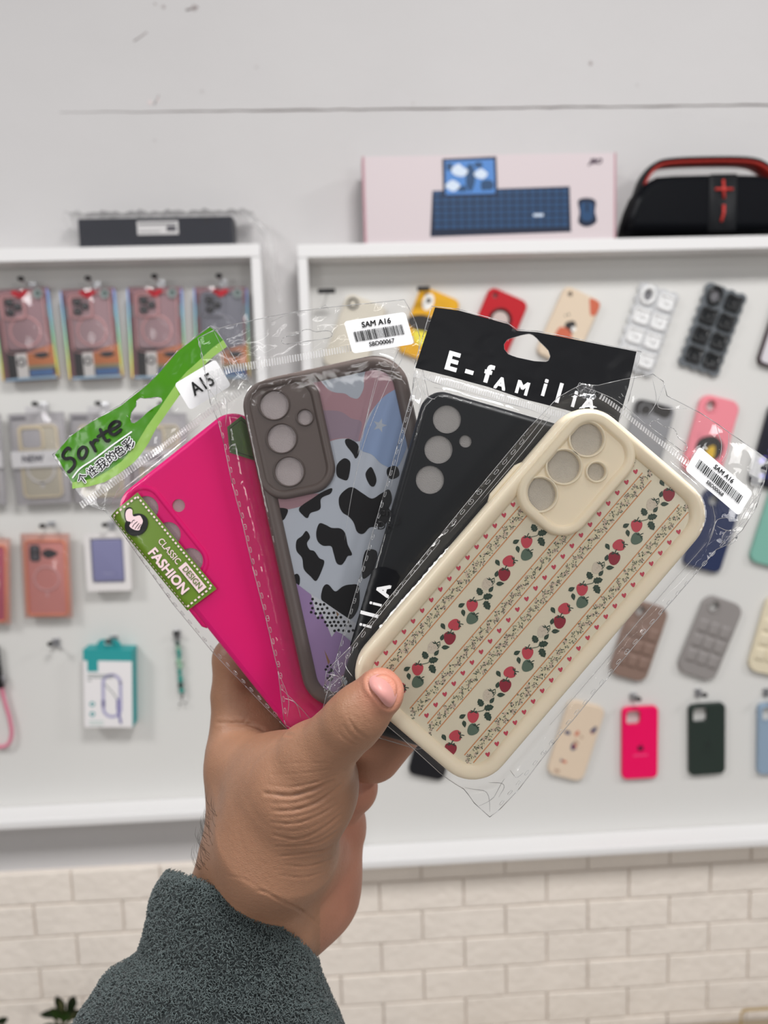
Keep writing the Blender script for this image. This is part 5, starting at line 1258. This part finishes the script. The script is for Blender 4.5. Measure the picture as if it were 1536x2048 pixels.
bagP.folds([[(110, 915), (135, 960), (165, 1008)], [(165, 1008), (205, 1018), (222, 1035)], [(215, 1012), (260, 968), (330, 912)], [(195, 1010), (215, 995), (232, 998)], [(238, 808), (250, 830), (256, 836)], [(262, 786), (300, 795), (312, 786)], [(318, 742), (320, 770), (312, 788)], [(222, 1010), (232, 985), (240, 975)], [(280, 935), (330, 905), (400, 850)], [(100, 905), (128, 935), (140, 965)]])
# ------------------------------------------------------------------ the hand (one continuous body mesh) and the fleece sleeve
def cs(px, py, d): return np.array([(px-768.0)/F*d, (1024.0-py)/F*d, -d])
CM = np.array([[CR.x, CU.x, -CF.x], [CR.y, CU.y, -CF.y], [CR.z, CU.z, -CF.z]]); CO = np.array(CAM)
def to_world(p): return p @ CM.T + CO
VX = .00078
lo = np.array([-.122, -.272, -.452]); hi = np.array([.062, -.030, -.285])
nx, ny, nz = [int(v) for v in np.ceil((hi-lo)/VX)]
gx = (lo[0]+VX*np.arange(nx)).astype(np.float32)[:, None, None]; gy = (lo[1]+VX*np.arange(ny)).astype(np.float32)[None, :, None]; gz = (lo[2]+VX*np.arange(nz)).astype(np.float32)[None, None, :]
def cone(a, b, sq=1.0):
    """tapered rounded limb between two joints given as (px, py, depth, radius px)"""
    pa, pb = cs(*a[:3]), cs(*b[:3]); ra, rb = a[3]*a[2]/F, b[3]*b[2]/F; ba = pb-pa; L2 = float(ba@ba)
    h = np.clip(((gx-pa[0])*ba[0]+(gy-pa[1])*ba[1]+(gz-pa[2])*ba[2])/L2, 0, 1)
    return np.sqrt((gx-pa[0]-h*ba[0])**2+(gy-pa[1]-h*ba[1])**2+((gz-pa[2]-h*ba[2])/sq)**2)-(ra+(rb-ra)*h)
def smin(a, b, k):
    h = np.clip(.5+.5*(b-a)/k, 0, 1)
    return b*(1-h)+a*h-k*h*(1-h)
def chain(pts, k=.003, sq=1.0):
    d = None
    for i in range(len(pts)-1):
        c = cone(pts[i], pts[i+1], sq); d = c if d is None else smin(d, c, k)
    return d
thumb = chain([(632, 1516, .333, 66), (704, 1443, .3145, 58.5), (722, 1424, .311, 56), (757, 1387, .3075, 49)], .003)
thenar = smin(cone((556, 1684, .357, 124), (598, 1592, .346, 92)), cone((598, 1592, .346, 92), (632, 1516, .333, 64)), .006)
back = chain([(472, 1496, .397, 50), (500, 1600, .390, 82), (515, 1700, .386, 107), (520, 1750, .385, 125), (507, 1820, .385, 134), (330, 2060, .395, 126)], .006)
web = chain([(478, 1530, .388, 66), (552, 1556, .366, 82), (612, 1560, .346, 84)], .006)
palm = np.minimum(cone((560, 1600, .390, 85), (600, 1700, .395, 105)), cone((496, 1425, .4045, 58), (575, 1520, .4035, 60)))
index = chain([(472, 1490, .400, 48), (464, 1392, .4015, 40), (470, 1318, .4015, 43), (548, 1245, .400, 35), (616, 1188, .3975, 30)], .003)
middle = chain([(556, 1500, .415, 46), (600, 1376, .417, 39), (690, 1296, .413, 36), (752, 1244, .405, 30)], .003)
ring = chain([(630, 1545, .413, 46), (690, 1436, .415, 39), (780, 1356, .408, 36), (842, 1306, .400, 30)], .003)
hypo = chain([(560, 1810, .398, 118), (602, 1764, .404, 118), (642, 1654, .408, 91)], .006)
pinky = smin(smin(cone((676, 1592, .399, 60), (700, 1574, .396, 56)), cone((744, 1500, .386, 64), (812, 1432, .382, 54)), .0016), cone((812, 1432, .382, 54), (905, 1345, .380, 38)), .003)
body = smin(back, web, .010); body = smin(body, palm, .010); body = smin(body, index, .006); body = smin(body, thenar, .022); body = smin(body, thumb, .006)
rear = smin(smin(hypo, middle, .005), ring, .005); rear = smin(rear, pinky, .0018)
sdf = smin(body, rear, .0024)
del thumb, thenar, back, web, palm, index, middle, ring, hypo, pinky, body, rear

def surface_nets(s):
    """one vertex per crossed cell, one quad per crossed edge"""
    ins = s < 0
    c = [s[i:i+s.shape[0]-1, j:j+s.shape[1]-1, k:k+s.shape[2]-1] for i in (0, 1) for j in (0, 1) for k in (0, 1)]
    ci = sum((x < 0).astype(np.int8) for x in c); act = np.argwhere((ci > 0) & (ci < 8))
    idx = -np.ones(tuple(n-1 for n in s.shape), np.int64); idx[tuple(act.T)] = np.arange(len(act))
    pos = np.zeros((len(act), 3)); cnt = np.zeros(len(act)); A = act
    offs = [(i, j, k) for i in (0, 1) for j in (0, 1) for k in (0, 1)]
    val = {o: s[A[:, 0]+o[0], A[:, 1]+o[1], A[:, 2]+o[2]] for o in offs}
    for o in offs:
        for ax in range(3):
            if o[ax] == 0:
                q = list(o); q[ax] = 1; q = tuple(q); a, b = val[o], val[q]; m = (a < 0) != (b < 0)
                t = np.where(m, a/np.where(m, a-b, 1), 0)
                for e in range(3): pos[:, e] += np.where(m, o[e]+(t if e == ax else 0), 0)
                cnt += m
    pos = pos/cnt[:, None]+A
    quads = []
    for ax in range(3):
        u, v = [(1, 2), (2, 0), (0, 1)][ax]
        sl0 = [slice(1, -1)]*3; sl1 = [slice(1, -1)]*3; sl0[ax] = slice(0, -1); sl1[ax] = slice(1, None)
        a, b = ins[tuple(sl0)], ins[tuple(sl1)]; e = np.argwhere(a != b)
        base = e.copy()
        for w_ in range(3):
            if w_ != ax: base[:, w_] += 1
        flip = a[tuple(e.T)]
        def at(du, dv):
            q = base.copy(); q[:, u] -= du; q[:, v] -= dv; return idx[tuple(q.T)]
        Q = np.stack([at(1, 1), at(0, 1), at(0, 0), at(1, 0)], 1)
        Q[~flip] = Q[~flip][:, ::-1]; quads.append(Q)
    return pos, np.concatenate(quads)
P_, Q_ = surface_nets(sdf)
# normals from the field
G = np.stack(np.gradient(sdf), -1)
ii = np.clip(np.round(P_).astype(int), 0, np.array(sdf.shape)-1); Nn = G[tuple(ii.T)]; Nn /= np.linalg.norm(Nn, axis=1, keepdims=True)+1e-9
P_ = lo+P_*VX
del G, sdf
# light smoothing
E_ = np.concatenate([Q_[:, [0, 1]], Q_[:, [1, 2]], Q_[:, [2, 3]], Q_[:, [3, 0]]])
for _ in range(3):
    acc = np.zeros_like(P_); n_ = np.zeros(len(P_))
    np.add.at(acc, E_[:, 0], P_[E_[:, 1]]); np.add.at(acc, E_[:, 1], P_[E_[:, 0]]); np.add.at(n_, E_[:, 0], 1); np.add.at(n_, E_[:, 1], 1)
    P_ = P_*.45+.55*acc/n_[:, None]
# skin folds, traced as grooves in photo pixels
pxv = 768+F*P_[:, 0]/-P_[:, 2]; pyv = 1024-F*P_[:, 1]/-P_[:, 2]; face = Nn[:, 2]
Zc = lambda l: [(360+x*.3516, 1240+y*.3516) for x, y in l]
Zd = lambda l: [(380+x*.2344, 1650+y*.2344) for x, y in l]
FOLDS = [(Zc([(480, 985), (560, 995), (640, 998), (760, 965), (870, 915)]), 4.4, .0017), (Zc([(520, 1085), (640, 1082), (760, 1048), (860, 985), (915, 935)]), 3.8, .0013),
 (Zc([(515, 1150), (650, 1158), (790, 1112), (915, 1035)]), 3.2, .0008), (Zc([(530, 1222), (660, 1248), (790, 1200), (918, 1105)]), 3.4, .0009), (Zc([(545, 1290), (680, 1284), (800, 1262), (912, 1190)]), 3.0, .0007), (Zc([(560, 1345), (700, 1330), (830, 1308), (905, 1250)]), 3.0, .0007), (Zc([(600, 1395), (720, 1402), (850, 1365), (890, 1330)]), 3.0, .0006), (Zc([(560, 1450), (700, 1465), (830, 1430)]), 3.0, .0005),
 (Zc([(500, 935), (620, 950), (760, 925), (890, 880)]), 2.6, .0006), (Zc([(520, 880), (700, 872), (850, 850)]), 2.4, .0004), (Zc([(560, 820), (720, 812), (860, 815)]), 2.4, .0003), (Zc([(480, 1040), (600, 1042), (720, 1020), (840, 955)]), 2.4, .0004), (Zc([(500, 1115), (640, 1120), (780, 1080), (900, 1000)]), 2.2, .0003), (Zc([(520, 1185), (660, 1200), (800, 1155), (915, 1070)]), 2.2, .0003), (Zc([(540, 1255), (680, 1265), (800, 1232), (915, 1150)]), 2.2, .0003),
 ([(697, 1438), (706, 1452), (718, 1466), (733, 1476)], 3.2, .0008), ([(676, 1464), (692, 1480), (711, 1490)], 2.8, .0005), ([(690, 1432), (700, 1430), (712, 1436)], 2.6, .0004), ([(684, 1448), (694, 1462), (708, 1476), (722, 1482)], 2.4, .0004), ([(720, 1425), (732, 1440), (742, 1450)], 2.2, .0003),
 (Zc([(215, 585), (330, 588), (400, 595), (520, 640), (640, 655)]), 4.4, .0013), (Zc([(280, 540), (340, 590), (380, 560)]), 3.0, .0006), (Zc([(250, 610), (340, 600), (440, 640)]), 2.6, .0004), (Zc([(380, 900), (430, 800), (520, 710), (620, 670)]), 4.0, .0004),
 (Zd([(560, 560), (640, 572), (780, 648), (960, 738), (1110, 858)]), 3.4, .0008), (Zd([(300, 430), (480, 470), (640, 575)]), 3, .0003)]
def seg_d(l):
    D = np.full(len(pxv), 1e9); T_ = np.zeros(len(pxv)); m = len(l)-1
    for i in range(m):
        ax_, ay_ = l[i]; bx_, by_ = l[i+1]; dx, dy = bx_-ax_, by_-ay_; t = np.clip(((pxv-ax_)*dx+(pyv-ay_)*dy)/(dx*dx+dy*dy), 0, 1)
        d = np.hypot(pxv-ax_-t*dx, pyv-ay_-t*dy); q = d < D; D = np.where(q, d, D); T_ = np.where(q, (i+t)/m, T_)
    return D, T_
disp = np.zeros(len(P_)); front = (face > .12) & (-P_[:, 2] < .395)
for l, wd, dep in FOLDS:
    l2 = [(p.x, p.y) for p in curve_open([(*q, 0) for q in l], 4)]
    D, T_ = seg_d(l2); fade = np.sin(np.pi*np.clip(T_*.94+.03, 0, 1))**.5
    jit = .75+.25*np.sin(pxv*.19+pyv*.11+dep*9e3); wd = wd*.72
    disp -= front*fade*dep*.85*jit*(np.exp(-(D/wd)**2)-.26*np.exp(-((D-wd*2.3)/(wd*1.5))**2))
# nail bed and the pads around it
NAIL = [(741, 1361), (749, 1353), (766, 1349), (784, 1357), (793, 1373), (790, 1396), (781, 1411), (770, 1408), (757, 1392), (744, 1376)]
NAIL = [(767+(x-767)*1.1, 1380+(y-1380)*1.08) for x, y in NAIL]; nail_loop = spline(NAIL, 6)
D, _ = seg_d(nail_loop+[nail_loop[0]]); tipm = (face > -.1) & (-P_[:, 2] < .32)
disp += tipm*(.0007*np.exp(-((D-7)/6)**2)-.0006*np.exp(-(D/3.5)**2))
P_ = P_+Nn*disp[:, None]
BV = BVHTree.FromPolygons([Vector(p) for p in P_], [tuple(q) for q in Q_])
# nail: a domed plate set on the thumb
xs = [p[0] for p in nail_loop]; ys = [p[1] for p in nail_loop]; vs = [Vector(p) for p in nail_loop]; nb = len(vs); yy = min(ys)
while yy < max(ys):
    xx = min(xs)
    while xx < max(xs): vs.append(Vector((xx, yy))); xx += 3.0
    yy += 3.0
V2, _, F2, *_ = delaunay_2d_cdt(vs, [], [list(range(nb))], 1, 1e-5)
nv = []; ctr = (768.0, 1381.0)
for v in V2:
    dr = Vector(((v.x-768)/F, (1024-v.y)/F, -1)).normalized(); hit = BV.ray_cast(Vector((0, 0, 0)), dr)
    ln = hit[3] if hit[0] is not None else .300
    q = min(math.hypot(v.x-p[0], v.y-p[1]) for p in nail_loop)
    nv.append((v.x, v.y, ln, q, dr))
A_ = np.array([[1, a-767, b_-1380, (a-767)**2, (b_-1380)**2, (a-767)*(b_-1380)] for a, b_, l_, q, d_ in nv]); sol = np.linalg.lstsq(A_, np.array([v[2] for v in nv]), rcond=None)[0]
nv = [v[4]*(float(A_[i] @ sol)-.0004-.0005*min(1, v[3]/9)**.6) for i, v in enumerate(nv)]
NV = np.array([tuple(v) for v in nv]); used = sorted({i for f in F2 for i in f}); mp = {a: b for b, a in enumerate(used)}
# skin material: base tone, pinker finger ends, a paler inner palm
skin = M('skin', '#c08f72', .46, .4, sss=.12)
nt = skin.node_tree; bs = nt.nodes['Principled BSDF']; N = nt.nodes.new; Lk = nt.links.new
at = N('ShaderNodeAttribute'); at.attribute_name = 'skin_tone'; mx = N('ShaderNodeMix'); mx.data_type = 'RGBA'
mx.inputs['A'].default_value = lin('#9d745b'); mx.inputs['B'].default_value = lin('#d88c78')
tc = N('ShaderNodeTexCoord'); nzz = N('ShaderNodeTexNoise'); nzz.inputs['Scale'].default_value = 45; nzz.inputs['Detail'].default_value = 6
mr = N('ShaderNodeMapRange'); mr.inputs['From Min'].default_value = .3; mr.inputs['From Max'].default_value = .7; mr.inputs['To Min'].default_value = .90; mr.inputs['To Max'].default_value = 1.08
vm = N('ShaderNodeVectorMath'); vm.operation = 'SCALE'
Lk(at.outputs['Fac'], mx.inputs['Factor']); Lk(tc.outputs['Object'], nzz.inputs['Vector']); Lk(nzz.outputs['Fac'], mr.inputs['Value']); Lk(mx.outputs['Result'], vm.inputs[0]); Lk(mr.outputs[0], vm.inputs['Scale']); Lk(vm.outputs['Vector'], bs.inputs['Base Color'])
vo = N('ShaderNodeTexVoronoi'); vo.feature = 'DISTANCE_TO_EDGE'; vo.inputs['Scale'].default_value = 950; mpn = N('ShaderNodeMapping'); mpn.inputs['Scale'].default_value = (.6, 1.0, 1.2); mpn.inputs['Rotation'].default_value = (0, .5, 0)
n2 = N('ShaderNodeTexNoise'); n2.inputs['Scale'].default_value = 420; n2.inputs['Detail'].default_value = 4
b1 = N('ShaderNodeBump'); b1.inputs['Strength'].default_value = .35; b1.inputs['Distance'].default_value = .0004; b2 = N('ShaderNodeBump'); b2.inputs['Strength'].default_value = .35; b2.inputs['Distance'].default_value = .0006
Lk(tc.outputs['Object'], mpn.inputs[0]); Lk(mpn.outputs[0], vo.inputs['Vector']); Lk(vo.outputs['Distance'], b1.inputs['Height']); Lk(tc.outputs['Object'], n2.inputs['Vector']); Lk(n2.outputs['Fac'], b2.inputs['Height']); Lk(b1.outputs[0], b2.inputs['Normal']); Lk(b2.outputs[0], bs.inputs['Normal'])
nailm = M('finger_nail', '#cc928c', .42, .35, sss=.1)
Pw = to_world(P_); Nw = to_world(NV[used]); org = Vector(to_world(cs(507, 1820, .385)))
me = bpy.data.meshes.new('person'); allv = np.concatenate([Pw, Nw])-np.array(org)
me.from_pydata([tuple(v) for v in allv], [], [tuple(int(i) for i in q) for q in Q_]+[tuple(len(Pw)+mp[i] for i in (f[::-1])) for f in F2])
me.materials.append(skin); me.materials.append(nailm)
me.polygons.foreach_set('material_index', [0]*len(Q_)+[1]*len(F2)); me.polygons.foreach_set('use_smooth', [True]*(len(Q_)+len(F2)))
ca_ = me.attributes.new('skin_tone', 'FLOAT', 'POINT')
dt = np.hypot(pxv-772, pyv-1372); tone = .85*np.exp(-(dt/46)**2)*(-P_[:, 2] < .33)
rearm = np.clip((-P_[:, 2]-.362)/.02, 0, 1)*(pxv > 640)*.35
ca_.data.foreach_set('value', np.concatenate([np.clip(tone+rearm, 0, 1), np.ones(len(used))]).astype(np.float32))
me.update()
person = bpy.data.objects.new('person', me); COL.objects.link(person); person.location = org
tag(person, 'left hand and wrist holding the fan of bagged phone cases', 'person')

# sleeve
fl = M('fleece_grey', '#3a4142', .95, .1, sheen=.25, bump=(700, .6, .002), mottle=(120, .10)); fl2 = M('fleece_curl', '#566060', .95, .1, sheen=.2, mottle=(200, .18))
RG = [((345, 1762), (612, 1920), .036, .0), ((336, 1752), (626, 1926), .0405, .0), ((326, 1760), (634, 1944), .043, .0), ((308, 1800), (650, 1980), .046, .0), ((292, 1858), (667, 2018), .049, 0), ((274, 1912), (684, 2056), .052, 0), ((226, 1946), (697, 2110), .055, 0), ((182, 1998), (702, 2180), .058, 0), ((142, 2066), (700, 2260), .060, 0), ((120, 2150), (690, 2330), .062, 0)]
def ring_at(t):
    t = max(0, min(len(RG)-1.0001, t)); i = int(t); f = t-i
    g_ = lambda k: [(RG[k][0][0], RG[k][0][1], RG[k][1][0], RG[k][1][1], RG[k][2])][0]
    k0, k1, k2, k3 = (g_(max(0, i-1)), g_(i), g_(i+1), g_(min(len(RG)-1, i+2)))
    return [.5*((2*b)+(c-a)*f+(2*a-5*b+4*c-d)*f*f+(3*b-a-3*c+d)*f**3) for a, b, c, d in zip(k0, k1, k2, k3)]
DC = .386
def sl_point(t, a):
    x0, y0, x1, y1, hd = ring_at(t); u = math.cos(a); w_ = math.sin(a)
    cx, cy = (x0+x1)/2, (y0+y1)/2; bl_ = 34*max(0, 1-t/4.5)*max(0, w_); cx += .51*bl_; cy -= .86*bl_; d = DC+.004*t*.3-hd*w_
    k = DC/d if w_ > 0 else 1.0                # keep the drawn width where the sleeve is nearest
    px_, py_ = cx+(x0-x1)*-.5*u, cy+(y1-y0)*.5*u
    return cs(px_, py_, d)
def wob(p, s_): return noise.noise(Vector((p[0]*s_, p[1]*s_, p[2]*s_)))
NA, NT = 150, 170; R = []
inner = [[sl_point(.0, 2*PI*j/NA)*1 for j in range(NA)]]
for i in range(NT+1):
    t = (len(RG)-1.001)*i/NT; row = []
    for j in range(NA):
        p = sl_point(t, 2*PI*j/NA); q = sl_point(t, 2*PI*j/NA+.02)
        cx = sl_point(t, PI/2); ce = (sl_point(t, 0)+sl_point(t, PI))/2
        n_ = p-ce; n_ = n_/(np.linalg.norm(n_)+1e-9)
        dsp = .0016*wob(p, 60)+.0011*wob(p, 330)+.0008*abs(wob(p, 620))
        row.append(p+n_*dsp*(1 if i > 3 else .4))
    R.append(row)
# turned-in hem: goes back inside the cuff
hem = []
for sc_, back_ in ((.86, .010), (.88, .004)):
    ce = (sl_point(0, 0)+sl_point(0, PI))/2; dirn = (sl_point(3, 0)+sl_point(3, PI))/2-ce; dirn = dirn/np.linalg.norm(dirn)
    hem.append([ce+(sl_point(0, 2*PI*j/NA)-ce)*(sc_+.06)+dirn*back_ for j in range(NA)])
allR = hem+R
mb = MB(); o_np = np.array(org)
mb.rings([[tuple(to_world(p)-o_np) for p in r] for r in allR], fl)
sleeve = mb.build('sleeve', person, 'dark grey green fleece sleeve')
# curly pile
rp = random.Random(31); cv = []; cf = []
for _ in range(21000):
    t = (len(RG)-1.2)*rp.random()**.8; a = rp.uniform(-.25, PI+.25)
    p = sl_point(t, a)
    if 1024-F*p[1]/-p[2] > 2300: continue
    ce = (sl_point(t, 0)+sl_point(t, PI))/2; n_ = p-ce; n_ = n_/np.linalg.norm(n_)
    tg = np.cross(n_, np.array([rp.uniform(-1, 1), rp.uniform(-1, 1), rp.uniform(-1, 1)])); tg = tg/np.linalg.norm(tg); t2 = np.cross(n_, tg)
    p = p+n_*(.0016*wob(p, 60)+.0004); L_ = rp.uniform(.0007, .0015); bend = rp.uniform(-.0022, .0022); r0 = rp.uniform(.00022, .00036)
    path = [p-n_*.0006, p+n_*.0008+tg*L_*.3, p+n_*rp.uniform(.0010, .0018)+tg*L_*.8+t2*bend*.5, p+n_*rp.uniform(.0003, .0011)+tg*L_*1.3+t2*bend]
    base = len(cv)
    for k, c in enumerate(path):
        rr_ = r0*(1, 1.1, .9, .3)[k]
        for m in range(3):
            an = 2*PI*m/3; cv.append(c+(t2*math.cos(an)+n_*math.sin(an))*rr_)
    for k in range(3):
        for m in range(3): cf.append((base+k*3+m, base+k*3+(m+1) % 3, base+k*3+3+(m+1) % 3, base+k*3+3+m))
W_ = to_world(np.array(cv))-o_np; me = bpy.data.meshes.new('fleece_pile'); me.from_pydata([tuple(v) for v in W_], [], cf); me.materials.append(fl2); me.polygons.foreach_set('use_smooth', [True]*len(cf)); me.update()
po = bpy.data.objects.new('fleece_pile', me); COL.objects.link(po); po.parent = sleeve; po['kind'] = 'stuff'
# fine dark hairs along the wrist
hm = M('arm_hair_dark', '#2a221d', .5); mb = MB()
for k in range(46):
    py0 = 1742-rp.random()**1.6*130; px0 = 397+(1745-py0)*.17+rp.uniform(0, 10)+(10 if k % 3 == 0 else 0)
    dr = Vector(((px0-768)/F, (1024-py0)/F, -1)).normalized(); hit = BV.ray_cast(Vector((0, 0, 0)), dr)
    if hit[0] is None: continue
    p = np.array(hit[0]); ln = rp.uniform(18, 46)*.385/F; sx_ = rp.uniform(-.5, -.1)
    pts = [p-np.array((0, 0, .0003)), p+np.array((sx_*ln*.6, ln*.35, .0012)), p+np.array((sx_*ln*.9, ln*.75, .0016)), p+np.array((sx_*ln*.8, ln*1.1, .0014))]
    mb.tube([tuple(to_world(np.array(q))-o_np) for q in pts], [.00007, .00006, .00005, .00002], hm, 4, False)
mb.build('arm_hair', person, stuff=True)
